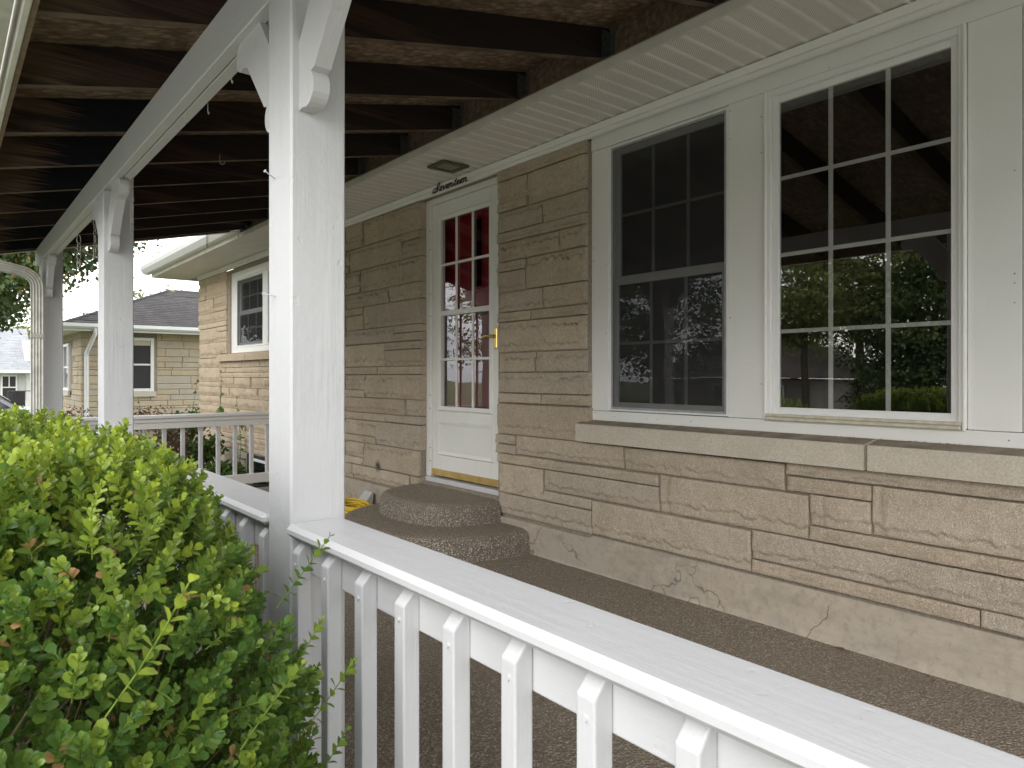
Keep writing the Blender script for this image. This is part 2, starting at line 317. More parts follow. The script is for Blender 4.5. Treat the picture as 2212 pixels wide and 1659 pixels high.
# ---------------------------------------------------------------- geometry helpers
class MB:
    def __init__(S): S.v = []; S.f = []; S.sm = []
    def add(S, v, f, smooth=False):
        o = len(S.v); S.v += [tuple(p) for p in v]; S.f += [tuple(i+o for i in q) for q in f]; S.sm += [smooth]*len(f)
        return S
    def box(S, x0, x1, y0, y1, z0, z1, b=0.0):
        if x0 > x1: x0, x1 = x1, x0
        if y0 > y1: y0, y1 = y1, y0
        if z0 > z1: z0, z1 = z1, z0
        if b <= 0:
            v = [(x, y, z) for x in (x0, x1) for y in (y0, y1) for z in (z0, z1)]
            return S.add(v, [(0, 1, 3, 2), (4, 6, 7, 5), (0, 4, 5, 1), (2, 3, 7, 6), (0, 2, 6, 4), (1, 5, 7, 3)])
        b = min(b, (x1-x0)*.45, (y1-y0)*.45, (z1-z0)*.45)
        c = ((x0, x1), (y0, y1), (z0, z1)); v = []; idx = {}
        for i in (0, 1):
            for j in (0, 1):
                for k in (0, 1):
                    base = [c[0][i], c[1][j], c[2][k]]; sg = [1-2*i, 1-2*j, 1-2*k]
                    for a in range(3):
                        p = list(base)
                        for q in range(3):
                            if q != a: p[q] += sg[q]*b
                        idx[(i, j, k, a)] = len(v); v.append(p)
        f = []
        for a in range(3):
            o = [q for q in range(3) if q != a]
            for s in (0, 1):
                q = []
                for (m, n) in ((0, 0), (1, 0), (1, 1), (0, 1)):
                    t = [0, 0, 0]; t[a] = s; t[o[0]] = m; t[o[1]] = n; q.append(idx[(*t, a)])
                f.append(q)
            for m in (0, 1):
                for n in (0, 1):
                    t0 = [0, 0, 0]; t0[o[0]] = m; t0[o[1]] = n; t1 = list(t0); t1[a] = 1
                    f.append([idx[(*t0, o[0])], idx[(*t0, o[1])], idx[(*t1, o[1])], idx[(*t1, o[0])]])
        for i in (0, 1):
            for j in (0, 1):
                for k in (0, 1): f.append([idx[(i, j, k, 0)], idx[(i, j, k, 1)], idx[(i, j, k, 2)]])
        return S.add(v, f)
    def prism(S, poly, axis, a0, a1):
        """poly in the two other axes (in xyz order), extruded along axis"""
        def mk(p, a):
            q = list(p); q.insert(axis, a); return q
        n = len(poly); v = [mk(p, a0) for p in poly] + [mk(p, a1) for p in poly]
        f = [tuple(range(n)), tuple(range(2*n-1, n-1, -1))] + [(i, (i+1) % n, n+(i+1) % n, n+i) for i in range(n)]
        return S.add(v, f)
    def tube(S, pts, r, n=8, cap=True):
        pts = [Vector(p) for p in pts]; N = len(pts); rr = r if isinstance(r, (list, tuple)) else [r]*N
        v = []; up = Vector((0, 0, 1)); prev = None
        for i, p in enumerate(pts):
            t = (pts[min(i+1, N-1)]-pts[max(i-1, 0)]).normalized()
            if prev is None:
                a = t.cross(up)
                if a.length < .1: a = t.cross(Vector((1, 0, 0)))
            else: a = prev - t*prev.dot(t)
            if a.length < 1e-6: a = t.orthogonal()
            a.normalize(); b = t.cross(a); prev = a
            for k in range(n):
                th = 2*math.pi*k/n; v.append(p + (a*math.cos(th)+b*math.sin(th))*rr[i])
        f = [(i*n+k, i*n+(k+1) % n, (i+1)*n+(k+1) % n, (i+1)*n+k) for i in range(N-1) for k in range(n)]
        S.add(v, f, True)
        if cap: S.add([v[k] for k in range(n)], [tuple(range(n))]); S.add([v[(N-1)*n+k] for k in range(n)], [tuple(range(n-1, -1, -1))])
        return S
    def mesh(S, name, origin=(0, 0, 0)):
        m = bpy.data.meshes.new(name); o = origin
        m.from_pydata([(p[0]-o[0], p[1]-o[1], p[2]-o[2]) for p in S.v], [], S.f)
        m.polygons.foreach_set('use_smooth', S.sm); m.update()
        import bmesh
        bm = bmesh.new(); bm.from_mesh(m); bmesh.ops.recalc_face_normals(bm, faces=bm.faces); bm.to_mesh(m); bm.free()
        return m
def npmesh(name, V, Fa, smooth=False, tint=None):
    m = bpy.data.meshes.new(name); V = np.asarray(V, np.float32); Fa = np.asarray(Fa, np.int32); k = Fa.shape[1]
    m.vertices.add(len(V)); m.vertices.foreach_set('co', V.ravel())
    m.loops.add(Fa.size); m.loops.foreach_set('vertex_index', Fa.ravel())
    m.polygons.add(len(Fa)); m.polygons.foreach_set('loop_start', np.arange(0, Fa.size, k, dtype=np.int32))
    if smooth: m.polygons.foreach_set('use_smooth', np.ones(len(Fa), bool))
    m.update(calc_edges=True)
    if tint is not None:
        a = m.attributes.new('tint', 'FLOAT', 'POINT'); a.data.foreach_set('value', np.asarray(tint, np.float32))
    return m
def link(name, data, mat=None, parent=None):
    o = bpy.data.objects.new(name, data); COL.objects.link(o)
    if parent is not None:
        o.parent = parent
    if mat is not None and data is not None and not data.materials: data.materials.append(mat)
    return o
def tag(o, label=None, cat=None, group=None, kind=None):
    if label: o['label'] = label
    if cat: o['category'] = cat
    if group: o['group'] = group
    if kind: o['kind'] = kind
    return o
ORI = {}
def thing(name, loc, label, cat, group=None):
    o = bpy.data.objects.new(name, None); COL.objects.link(o); o.location = loc; o.empty_display_size = .1
    ORI[o.name] = Vector(loc); return tag(o, label, cat, group)
def worigin(parent):
    if parent is None: return Vector((0, 0, 0))
    p = parent; t = Vector((0, 0, 0))
    while p is not None: t += p.location; p = p.parent
    return t
def part(name, mb, mat, parent, label=None):
    """mesh written in world coordinates, linked under parent"""
    o = worigin(parent); ob = link(name, mb.mesh(name, o), mat, parent)
    if label: ob['label'] = label
    return ob
def struct(name, mb, mat): return tag(link(name, mb.mesh(name), mat), kind='structure')
def solo(name, mb, mat, label, cat, group=None): return tag(link(name, mb.mesh(name), mat), label, cat, group)

def vnoise(x, y, seed=0):
    x = np.asarray(x, float); y = np.asarray(y, float); xi = np.floor(x).astype(np.int64); yi = np.floor(y).astype(np.int64); xf = x-xi; yf = y-yi
    def h(a, b):
        n = (a*374761393 + b*668265263 + seed*982451653) & 0x7fffffff; n = ((n ^ (n >> 13))*1274126177) & 0x7fffffff
        return ((n ^ (n >> 16)) & 0xffff)/65535.
    u = xf*xf*(3-2*xf); v = yf*yf*(3-2*yf)
    return (h(xi, yi)*(1-u)+h(xi+1, yi)*u)*(1-v)+(h(xi, yi+1)*(1-u)+h(xi+1, yi+1)*u)*v
def fbm(x, y, seed=0, o=4):
    s = 0; a = .5
    for i in range(o): s = s + a*vnoise(x*2**i, y*2**i, seed+i*17); a *= .5
    return s

def stone_mesh(y0, y1, z0, z1, res, seed, face=2.85, depth=.06, rough=1.0, mode=0):
    """split-faced stone in the plane x = face, looking towards -x; local origin at its lower corner"""
    w = abs(y1-y0); h = abs(z1-z0)
    nu = max(3, int(round(w/res))+1); nv = max(3, int(round(h/res))+1)
    u = np.linspace(0, w, nu); v = np.linspace(0, h, nv); U, V = np.meshgrid(u, v)
    rng = np.random.RandomState(seed)
    thin = h < .085
    d = .0055*rough*(fbm(U*14+seed*3.1, V*22, seed, 4)-.47)*2 + .0030*rough*(fbm(U*60, V*30+seed, seed+5, 3)-.45)*2
    d = d + .003*rng.uniform(-1, 1)
    def ledge(center, amp, p, stepd, s):
        ph = rng.uniform(0, 6); warp = vnoise(U/p*.7+ph, U*0+s, s)*1.6
        sc = np.abs(np.sin(np.pi*(U/p+ph)+warp*2))*(.35+1.1*vnoise(U/p*.45+ph*3, U*0+s, s+7))+.9*(fbm(U*16+ph, U*0+s, s+21, 4)-.45)
        vc = center + amp*(sc-.5) + .02*h*(fbm(U*30, U*0+s, s+3, 3)-.5)*2*6
        k = np.clip((V-vc)/.004, -1, 1)*.5+.5
        ln = np.exp(-((V-vc)/.0045)**2)*.5
        return k, ln*(fbm(U*9, U*0+s*2, s+9, 2) > .36)
    G = np.zeros_like(U)
    top = (mode == 0) or (mode == 2 and rng.rand() < .5)
    if not thin:
        if top:
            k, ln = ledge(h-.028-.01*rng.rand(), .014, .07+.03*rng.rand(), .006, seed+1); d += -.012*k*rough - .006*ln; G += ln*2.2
        if not top or rng.rand() < .6:
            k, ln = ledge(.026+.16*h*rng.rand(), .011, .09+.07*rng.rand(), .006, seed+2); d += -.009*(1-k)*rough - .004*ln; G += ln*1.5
        if rng.rand() < .5:
            e = w-.05-.03*rng.rand()+.02*(fbm(V*12, V*0, seed, 2)-.5); k = np.clip((U-e)/.02, 0, 1); d -= .009*k*rough
    else:
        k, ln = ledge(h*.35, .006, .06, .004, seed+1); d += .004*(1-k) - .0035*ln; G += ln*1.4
    # arris worn back
    eu = np.minimum(U, w-U); ev = np.minimum(V, h-V); e = np.minimum(eu, ev)
    d = d - .0035*np.clip(1-e/.006, 0, 1)
    X = face - .013 - np.clip(d, -.020, .016)
    eo = .0016*(vnoise(U*40, V*40, seed+3)-.5)
    uu = U + eo*((U < 1e-6)*1. - (U > w-1e-6)*1.) ; vv = V + eo*((V < 1e-6)*1. - (V > h-1e-6)*1.)
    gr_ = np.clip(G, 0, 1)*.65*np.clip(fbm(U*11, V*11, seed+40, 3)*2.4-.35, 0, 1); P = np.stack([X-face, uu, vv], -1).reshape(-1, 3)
    idx = np.arange(nu*nv).reshape(nv, nu)
    q = np.stack([idx[:-1, :-1], idx[1:, :-1], idx[1:, 1:], idx[:-1, 1:]], -1).reshape(-1, 4)
    verts = [P]; faces = [q]; base = len(P)
    for ring in (idx[0, :], idx[-1, ::-1], idx[::-1, 0], idx[:, -1]):
        a = P[ring]; b = a.copy(); b[:, 0] = depth; n = len(ring); verts += [a, b]
        i = np.arange(n-1); faces.append(np.stack([base+i, base+i+1, base+n+i+1, base+n+i], -1)); base += 2*n
    m = npmesh('stone', np.concatenate(verts), np.concatenate(faces), True)
    ga = m.attributes.new('grime_shade', 'FLOAT', 'POINT'); gv_ = np.zeros(len(m.vertices), np.float32); gv_[:nu*nv] = gr_.ravel(); ga.data.foreach_set('value', gv_)
    return m
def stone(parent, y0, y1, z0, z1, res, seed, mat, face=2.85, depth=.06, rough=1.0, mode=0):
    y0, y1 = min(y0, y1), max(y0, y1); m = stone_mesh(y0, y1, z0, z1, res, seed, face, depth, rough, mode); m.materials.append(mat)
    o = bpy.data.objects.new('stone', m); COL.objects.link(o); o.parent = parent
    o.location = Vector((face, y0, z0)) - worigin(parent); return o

# ================================================================ SETTING: ground
g = MB()
def gz(x, y):
    d = max(0, math.hypot(x, y)-6); return -.38 - min(1.6, d*.035)
xs = [-200, -120, -80, -50, -35, -25, -18, -12, -8, -5, -2, 0, 2, 4, 7, 12, 20, 40, 100, 200]; ys = [-200, -100, -40, -20, -10, -4, 0, 4, 8, 12, 16, 22, 30, 40, 60, 100, 200, 300]
gv = [(x, y, gz(x, y)) for y in ys for x in xs]; n = len(xs)
g.add(gv, [(j*n+i, j*n+i+1, (j+1)*n+i+1, (j+1)*n+i) for j in range(len(ys)-1) for i in range(n-1)], True)
struct('ground', g, M['lawn'])
bed = MB().box(.2, 2.85, 6.95, 10.9, -.42, -.30); struct('garden_bed', bed, M['mulch'])
bed2 = MB().box(-1.2, .52, -.6, 7.0, -.45, -.33); struct('hedge_bed', bed2, M['mulch'])
road = MB(); road.box(-16, -10.5, -120, 120, -1.2, -.70); struct('road', road, M['asphalt'])
wk = MB(); wk.box(-9.6, -8.4, -120, 120, -1.0, -.50); struct('pavement', wk, M['concrete'])
dw = MB().box(-8.4, -1.7, -7.5, 3.5, -.9, -.355); struct('bounce_slab', dw, M['concrete'])  # unseen pale slab, added to bounce light up into the porch
pf = MB().box(.56, 2.845, -1.1, 6.97, -.40, 0, .008)
struct('porch_floor', pf, M['aggregate'])

# ================================================================ HOUSE
XW = 2.85
house = thing('house', (3.2, 4, 0), 'low tan split-stone house with cream soffit and white framed windows behind the porch', 'house')
wall = MB()
XB0, XB1 = 2.866, 3.06
def wb(y0, y1, z0, z1): wall.box(XB0, XB1, y0, y1, z0, z1)
wb(9.20, 10.50, -.4, 2.44); wb(7.05, 9.20, -.4, 1.33); wb(4.615, 7.05, -.4, 2.44); wb(2.832, 3.66, -.4, 2.44)
wb(-1.5, 2.832, -.4, .84); wb(-1.5, .60, .84, 2.44); wb(3.66, 4.615, -.4, .30); wb(7.05, 9.20, 2.40, 2.44)
wb(3.66, 4.615, 2.44, 2.48)
wall.box(3.06, 3.3, 10.30, 10.50, -.4, 2.44)
wall.box(3.06, 9, 10.40, 10.50, -.4, 2.44); wall.box(2.86, 9, -1.6, -1.5, -.4, 2.44); wall.box(9, 9.1, -1.6, 10.5, -.4, 2.44)
wallo = part('wall', wall, M['mortar'], house)
RAW = """3.653 2.818 .918 .725|3.653 3.456 .720 .662|3.653 3.456 .656 .599|3.451 2.545 .722 .604|2.54 1.62 .718 .603|1.609 .3 .728 .676|1.603 1.254 .668 .608|3.645 3.104 .594 .537|3.100 2.309 .592 .539|3.632 3.194 .530 .345|3.187 2.309 .532 .411|2.301 1.512 .595 .411|1.504 1.256 .602 .474|1.249 .2 .668 .476|3.187 2.782 .404 .347|3.630 2.782 .340 .208|2.776 1.783 .400 .215|1.504 .1 .470 .414|1.774 .0 .406 .280|1.774 .881 .273 .218|.875 .15 .277 .218
3.643 2.833 2.438 2.368|3.641 3.35 2.361 2.230|3.641 3.35 2.225 2.167|3.343 2.833 2.361 2.167|3.641 3.201 2.160 2.032|3.194 2.833 2.160 2.032|3.643 2.833 2.027 1.966|3.641 3.061 1.960 1.843|3.054 2.833 1.964 1.843|3.641 3.364 1.834 1.776|3.641 3.364 1.771 1.643|3.357 2.833 1.835 1.643|3.641 3.195 1.637 1.514|3.188 2.833 1.637 1.514|3.641 3.31 1.507 1.451|3.303 2.833 1.506 1.451|3.635 2.836 1.445 1.255|3.631 3.273 1.246 1.126|3.266 2.833 1.246 1.126|3.633 2.822 1.120 .994|3.630 3.21 .986 .930|3.204 2.822 .988 .930
5.875 5.548 2.434 2.286|5.875 5.548 2.280 2.222|5.538 4.612 2.434 2.226|5.875 5.806 2.214 2.086|5.875 5.806 2.079 2.022|5.799 4.881 2.215 2.026|4.873 4.612 2.219 2.161|4.873 4.612 2.156 2.028|5.875 5.599 2.014 1.890|5.875 5.599 1.885 1.828|5.591 4.610 2.017 1.828|5.875 5.097 1.821 1.700|5.087 4.609 1.822 1.700|5.875 5.534 1.692 1.633|5.875 5.534 1.627 1.505|5.525 4.606 1.692 1.505|5.875 4.998 1.498 1.376|4.992 4.606 1.498 1.442|4.990 4.603 1.437 1.376|5.882 5.150 1.366 1.180|5.142 4.603 1.368 1.312|5.137 4.602 1.306 1.180|5.882 5.276 1.172 1.114|5.269 4.602 1.173 1.114|5.882 5.507 1.106 .980|5.882 5.505 .974 .916|5.497 4.602 1.107 .918|5.882 4.837 .910 .787|4.828 4.602 .912 .793|5.882 5.147 .780 .722|5.139 4.602 .783 .727|5.882 5.307 .713 .589|5.882 5.305 .583 .524|5.298 4.602 .717 .529|5.882 5.530 .517 .392|5.882 5.527 .386 .328|5.521 4.618 .520 .330|5.882 5.735 .321 .196|5.726 4.759 .322 .206|4.751 4.602 .322 .222
10.497 9.262 2.434 2.335|10.497 10.169 2.328 2.204|10.497 10.169 2.198 2.142|10.163 9.262 2.329 2.142|10.497 9.822 2.134 1.950|9.804 9.262 2.134 2.011|9.804 9.262 2.004 1.950|10.497 9.262 1.942 1.817|10.497 9.262 1.810 1.746|10.497 9.664 1.738 1.546|9.655 9.262 1.740 1.682|9.655 9.262 1.675 1.548|10.497 9.53 1.540 1.345|9.522 9.262 1.540 1.395"""
seed = 11
for block_i, blk in enumerate(RAW.split('\n')):
    for t in blk.split('|'):
        a, b, c_, d_ = [float(q) for q in t.split()]
        seed += 1; c_ -= .0006; d_ += .0008
        res = [.0075, .008, .010, .016][block_i]
        stone(wallo, b, a, d_, c_, res, seed, M['stone_sunlit'] if block_i == 3 else M['stone'], mode=[1, 2, 2, 1][block_i], rough=[.8, 1.1, 1.15, 1.4][block_i])
def fill(y0, y1, z0, z1, parent, mat, res, seed, face=2.85, cls=(.128, .19, .062), depth=.06, rough=1.2, rot=None, lens=(.35, 1.1)):
    rng = random.Random(seed); z = z0; k = 0
    while z < z1-.03:
        h = rng.choice(cls) + .0
        if z+h > z1-.04: h = z1-z
        y = y0
        while y < y1-.05:
            l = rng.uniform(*lens)
            if y+l > y1-.22: l = y1-y
            hh = h
            if h > .15 and rng.random() < .4:
                s1 = h*.32
                for (a, b) in ((z, z+s1-.006), (z+s1, z+h-.006)):
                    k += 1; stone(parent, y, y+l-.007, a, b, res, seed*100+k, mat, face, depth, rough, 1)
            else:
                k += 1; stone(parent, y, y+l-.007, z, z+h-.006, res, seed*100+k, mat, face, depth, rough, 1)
            y += l
        z += h
fill(5.89, 7.045, .20, 2.44, wallo, M['stone'], .03, 31)
fill(7.05, 9.53, .20, 1.285, wallo, M['stone_sunlit'], .022, 33, rough=1.5)
fill(9.535, 10.497, .20, 1.34, wallo, M['stone_sunlit'], .022, 34, rough=1.5)
fill(-.6, .1, .22, .72, wallo, M['stone'], .03, 35)
# foundation
fd = MB(); fd.box(2.838, 2.862, 2.0, 10.51, -.45, .186, .004); part('foundation', fd, M['cement'], house, 'tan cement foundation strip')
nv_ = 90; bz = []
V_ = []; F_ = []
cols = 150; rows = 9
for i in range(cols+1):
    y = -1.1 + 4.72*i/cols
    for j in range(rows+1):
        z = -.01 + (.212 if y < 2.78 else .195)*j/rows
        x = 2.846 - .006*(1-j/rows)**2 - .028*max(0, 1-j/1.3)**1.5*.6 - .006*(float(fbm(np.array(y*6), np.array(z*12), 3, 4))-.5)*2
        V_.append((x, y, z))
for i in range(cols):
    for j in range(rows): a = i*(rows+1)+j; F_.append((a, a+1, a+rows+2, a+rows+1))
part('foundation', MB().add(V_, F_, True), M['cement'], house, 'cracked grey parge strip along the floor')
# stone window sill under the big windows
sill = MB()
for y0, y1 in ((1.257, 2.853), (-.75, 1.243)):
    sill.prism([(2.785, .733), (2.785, .827), (2.79, .832), (2.90, .852), (2.90, .733)], 1, y0, y1)
so_ = part('window_sill', MB().box(2.80, 2.90, 1.240, 1.260, .74, .83), M['mortar'], house)
part('sill_stone', MB().prism([(2.785, .733), (2.785, .827), (2.79, .832), (2.90, .852), (2.90, .733)], 1, 1.257, 2.853), M['sill'], so_)
part('sill_stone', MB().prism([(2.785, .733), (2.785, .827), (2.79, .832), (2.90, .852), (2.90, .733)], 1, -.75, 1.243), M['sill'], so_)

# window and door casings (main)
def casing(y0, y1, z0, z1, x0=2.89, mat='trim', b=.002, name='casing_board', parent=None, x1=2.925):
    return part(name, MB().box(x0, x1, y0, y1, z0, z1, b), M[mat], parent or house)
casing(2.698, 2.829, .905, 2.376, mat='trim_z'); casing(1.742, 1.932, .905, 2.378, mat='trim_z'); casing(.769, .934, .905, 2.378, mat='trim_z'); casing(.20, .766, .905, 2.378, mat='trim_z'); casing(-1.4, .197, .905, 2.378, mat='trim_z')
casing(-1.4, 2.829, 2.379, 2.47, x0=2.887); casing(-1.4, 2.829, .848, .903, x0=2.888)
# nail heads on casing
nh_ = MB(); rn = random.Random(4)
for i in range(28):
    if i % 2: y, z = rn.uniform(.2, 2.8), rn.choice((2.39, 2.455, .875, .893))
    else: y, z = rn.choice((1.757, 1.92, 2.81, 2.715, .79, .92, .74)), rn.uniform(.95, 2.35)
    nh_.tube([(2.8895, y, z), (2.8862, y, z)], rn.uniform(.0022, .0032), 6)
part('nail_heads', nh_, simple_cached('dull_nail', (.30, .28, .25)), house)
# windows
def window(y0, y1, z0, z1, x, frame=.02, sashes=((0, 1),), cols=3, rows=4, bead=.004, label=None, glassm='glass', sash_w=.028, mt=.009, inset=.012, scr=False, depth=.05, vmat='vinyl'):
    """double wall of frame, sash, muntins behind the glass; y0<y1 opening outer size"""
    fr = MB(); f = frame
    fr.box(x, x+depth, y0, y0+f, z0, z1, .002); fr.box(x, x+depth, y1-f, y1, z0, z1, .002)
    fr.box(x, x+depth, y0+f, y1-f, z1-f, z1, .002); fr.box(x-.004, x+depth, y0+f, y1-f, z0, z0+f*.8, .002)
    wn = part('window', fr, M[vmat], house, label)
    a0, a1, c0, c1 = y0+f, y1-f, z0+f*.8, z1-f
    H = c1-c0
    for si, (s0, s1) in enumerate(sashes):
        xs_ = x+inset+si*.018; lo, hi = c0+H*s0, c0+H*s1
        sh = MB(); sw = sash_w
        ov = .012 if len(sashes) > 1 else 0
        if si == 0 and len(sashes) > 1: hi += ov
        if si == 1: lo -= ov
        sh.box(xs_, xs_+.022, a0+.001, a0+sw, lo, hi, .002); sh.box(xs_, xs_+.022, a1-sw, a1-.001, lo, hi, .002)
        sh.box(xs_, xs_+.022, a0+sw, a1-sw, lo, lo+sw*1.05, .002); sh.box(xs_, xs_+.022, a0+sw, a1-sw, hi-sw, hi-.001, .002)
        part('sash', sh, M[vmat], wn)
        gx = xs_+.008
        gy0, gy1, gz0, gz1 = a0+sw-.004, a1-sw+.004, lo+sw*1.05-.004, hi-sw+.004
        part('pane', MB().box(gx, gx+.003, gy0, gy1, gz0, gz1), M[glassm], wn)
        for i in range(1, cols):
            yy = gy0+(gy1-gy0)*i/cols; part('muntin', MB().box(gx+.005, gx+.011, yy-mt, yy+mt, gz0, gz1, .001), M['vinyl'], wn)
        for i in range(1, rows):
            zz = gz0+(gz1-gz0)*i/rows; part('muntin', MB().box(gx+.0055, gx+.0105, gy0, gy1, zz-mt*.9, zz+mt*.9, .001), M['vinyl'], wn)
    if scr:
        part('insect_screen', MB().box(x+.006, x+.007, a0, a1, c0, c1), M['screen'], wn)
        sf = MB(); q = .012
        for bb in ((a0, a0+q, c0, c1), (a1-q, a1, c0, c1), (a0+q, a1-q, c0, c0+q), (a0+q, a1-q, c1-q, c1)): sf.box(x+.004, x+.009, *bb)
        part('screen_frame', sf, simple_cached('screen_frame_grey', (.34, .34, .35)), wn)
    return wn
w1 = window(1.934, 2.697, .907, 2.375, 2.893, .012, ((0, .49), (.49, 1)), 3, 2, glassm='glass_dim', label='left sash window behind a dark insect screen', sash_w=.036, scr=True, inset=.02)
w2 = window(.936, 1.740, .907, 2.377, 2.885, .028, ((0, 1),), 3, 4, label='right picture window with twelve panes, trees mirrored in it', sash_w=.030, inset=.02, mt=.0095)
# bead around right window
bd = MB()
for yy in (.936, 1.728): bd.box(2.874, 2.886, yy, yy+.012, .90, 2.378, .003)
part('casing_bead', bd, M['trim_z'], house)
tr = MB(); tr.box(2.862, 2.888, .95, 1.727, .903, .918, .003); tr.box(2.868, 2.887, .95, 1.727, .919, .932, .002); part('sill_track', tr, simple_cached('dirty_track', (.58, .53, .42)), house)
# wing windows
window(8.085, 9.03, 1.455, 2.31, 2.893, .02, ((0, .5), (.5, 1)), 3, 2, label='sash window on the far stone wall', sash_w=.04, mt=.011, inset=.02, scr=True)
window(7.10, 7.955, 1.455, 2.31, 2.893, .02, ((0, .5), (.5, 1)), 3, 2, sash_w=.04, mt=.011, inset=.02, scr=True)
casing(9.032, 9.21, 1.387, 2.40, mat='trim_z'); casing(7.957, 8.083, 1.455, 2.31, mat='trim_z'); casing(7.957, 9.03, 2.312, 2.40); casing(7.05, 9.21, 2.4015, 2.437); casing(7.957, 9.03, 1.387, 1.453); casing(7.06, 7.955, 1.387, 1.453); casing(7.06, 7.955, 2.312, 2.40)
s2 = part('window_sill', MB().box(2.83, 2.9, 7.05, 9.45, 1.30, 1.36), M['mortar'], house)
for a, b in ((7.02, 8.41), (8.42, 9.50)): part('sill_stone', MB().prism([(2.79, 1.285), (2.79, 1.362), (2.80, 1.366), (2.9, 1.385), (2.9, 1.285)], 1, a, b), M['stone_sunlit'], s2)
# basement window
wall_bw = MB(); wall_bw.box(2.80, 2.838, 7.55, 8.30, -.35, -.345)
bw = MB(); bw.box(2.82, 2.8375, 7.5, 8.42, -.30, .185)
bwo = part('basement_window', bw, M['dark'], house, 'small dark basement window low on the stone wall')
bf = MB(); bf.box(2.808, 2.8195, 8.22, 8.25, -.29, .15, .001); bf.box(2.808, 2.8195, 7.5, 8.22, .12, .15, .001); part('window_frame', bf, M['vinyl'], bwo)
part('pane', MB().box(2.813, 2.816, 7.5, 8.22, -.29, .12), M['glass_dim'], bwo)

# front door
dr = thing('storm_door', (2.93, 4.55, .34), 'white half-panelled storm door with twelve panes between two stone piers', 'door')
leaf = MB(); X0, X1 = 2.922, 2.958
leaf.box(X0, X1, 4.428, 4.548, .40, 2.393, .003); leaf.box(X0, X1, 3.70, 3.822, .40, 2.393, .003)
leaf.box(X0, X1, 3.822, 4.428, 2.270, 2.393, 0); leaf.box(X0, X1, 3.822, 4.428, .40, .868, 0); leaf.box(X0, X1, 3.70, 4.548, .398, .400)
part('door_leaf', leaf, M['doorpaint'], dr)
# raised mouldings: glass surround and lower panel
def ring(mb, x0, x1, y0, y1, z0, z1, wd, slope=.5):
    """mitred moulding ring, proud towards -x"""
    o = [(y0, z0), (y1, z0), (y1, z1), (y0, z1)]; i_ = [(y0+wd, z0+wd), (y1-wd, z0+wd), (y1-wd, z1-wd), (y0+wd, z1-wd)]
    m_ = [(y0+wd*.35, z0+wd*.35), (y1-wd*.35, z0+wd*.35), (y1-wd*.35, z1-wd*.35), (y0+wd*.35, z1-wd*.35)]
    v = [(x1, *p) for p in o]+[(x0, *p) for p in m_]+[(x0+(x1-x0)*slope, *p) for p in i_]+[(x1, *p) for p in i_]
    f = []
    for a in (0, 4, 8):
        for k in range(4): f.append((a+k, a+(k+1) % 4, a+4+(k+1) % 4, a+4+k))
    mb.add(v, f)
mo = MB(); ring(mo, 2.908, 2.9225, 3.788, 4.464, .834, 2.302, .040); part('glass_moulding', mo, M['doorpaint'], dr)
mo = MB(); ring(mo, 2.911, 2.9225, 3.776, 4.468, .503, .765, .036); part('panel_moulding', mo, M['doorpaint'], dr)
mo = MB(); mo.prism([(3.812, .540), (4.434, .540), (4.434, .730), (3.812, .730)], 0, 2.916, 2.9225); part('door_panel', mo, M['doorpaint'], dr)
for k, yy in enumerate((4.231, 4.028)): part('muntin', MB().box(2.920, 2.932, yy-.009, yy+.009, .872, 2.265, .002), M['doorpaint'], dr)
for zz in (1.928, 1.222): part('muntin', MB().box(2.9205, 2.9315, 3.823, 4.427, zz-.009, zz+.009, .002), M['doorpaint'], dr)
part('meeting_rail', MB().box(2.917, 2.945, 3.823, 4.427, 1.548, 1.585, .003), M['doorpaint'], dr)
part('pane', MB().box(2.936, 2.939, 3.823, 4.427, 1.566, 2.269), M['glass_door'], dr)
part('pane', MB().box(2.944, 2.947, 3.823, 4.427, .869, 1.566), M['glass_dim'], dr)
part('kick_strip', MB().box(2.914, 2.955, 3.702, 4.546, .350, .3975, .002), M['brassstrip'], dr)
hd = MB(); hd.box(2.908, 2.9215, 3.735, 3.772, 1.285, 1.425, .005); hd.tube([(2.91, 3.757, 1.368), (2.872, 3.757, 1.368)], .011, 10)
hd.tube([(2.872, 3.750, 1.368), (2.868, 3.775, 1.371), (2.868, 3.805, 1.372), (2.868, 3.835, 1.362), (2.868, 3.862, 1.350), (2.868, 3.884, 1.350), (2.868, 3.893, 1.362)], [.011, .010, .0085, .0075, .007, .006, .0055], 10)
part('handle', hd, M['brass'], dr)
# door frame on the house
df = MB(); df.box(2.905, 3.0, 4.551, 4.612, .336, 2.44, .003); df.box(2.905, 3.0, 3.645, 3.697, .336, 2.44, .003); df.box(2.905, 3.0, 3.697, 4.551, 2.397, 2.44, .003)
df.box(2.915, 2.92, 4.560, 4.566, .34, 2.40)
part('door_frame', df, M['trim_z'], house)
hg = MB()
for zz in (2.2, 2.06, 1.72, 1.55, .95, .85, .55, .45): hg.box(2.9035, 2.906, 4.5515, 4.558, zz, zz+.008)
part('hinge_screws', hg, M['dark'], house)
part('threshold', MB().box(2.895, 3.05, 3.66, 4.612, .292, .334, .003), M['paint_y'], house)
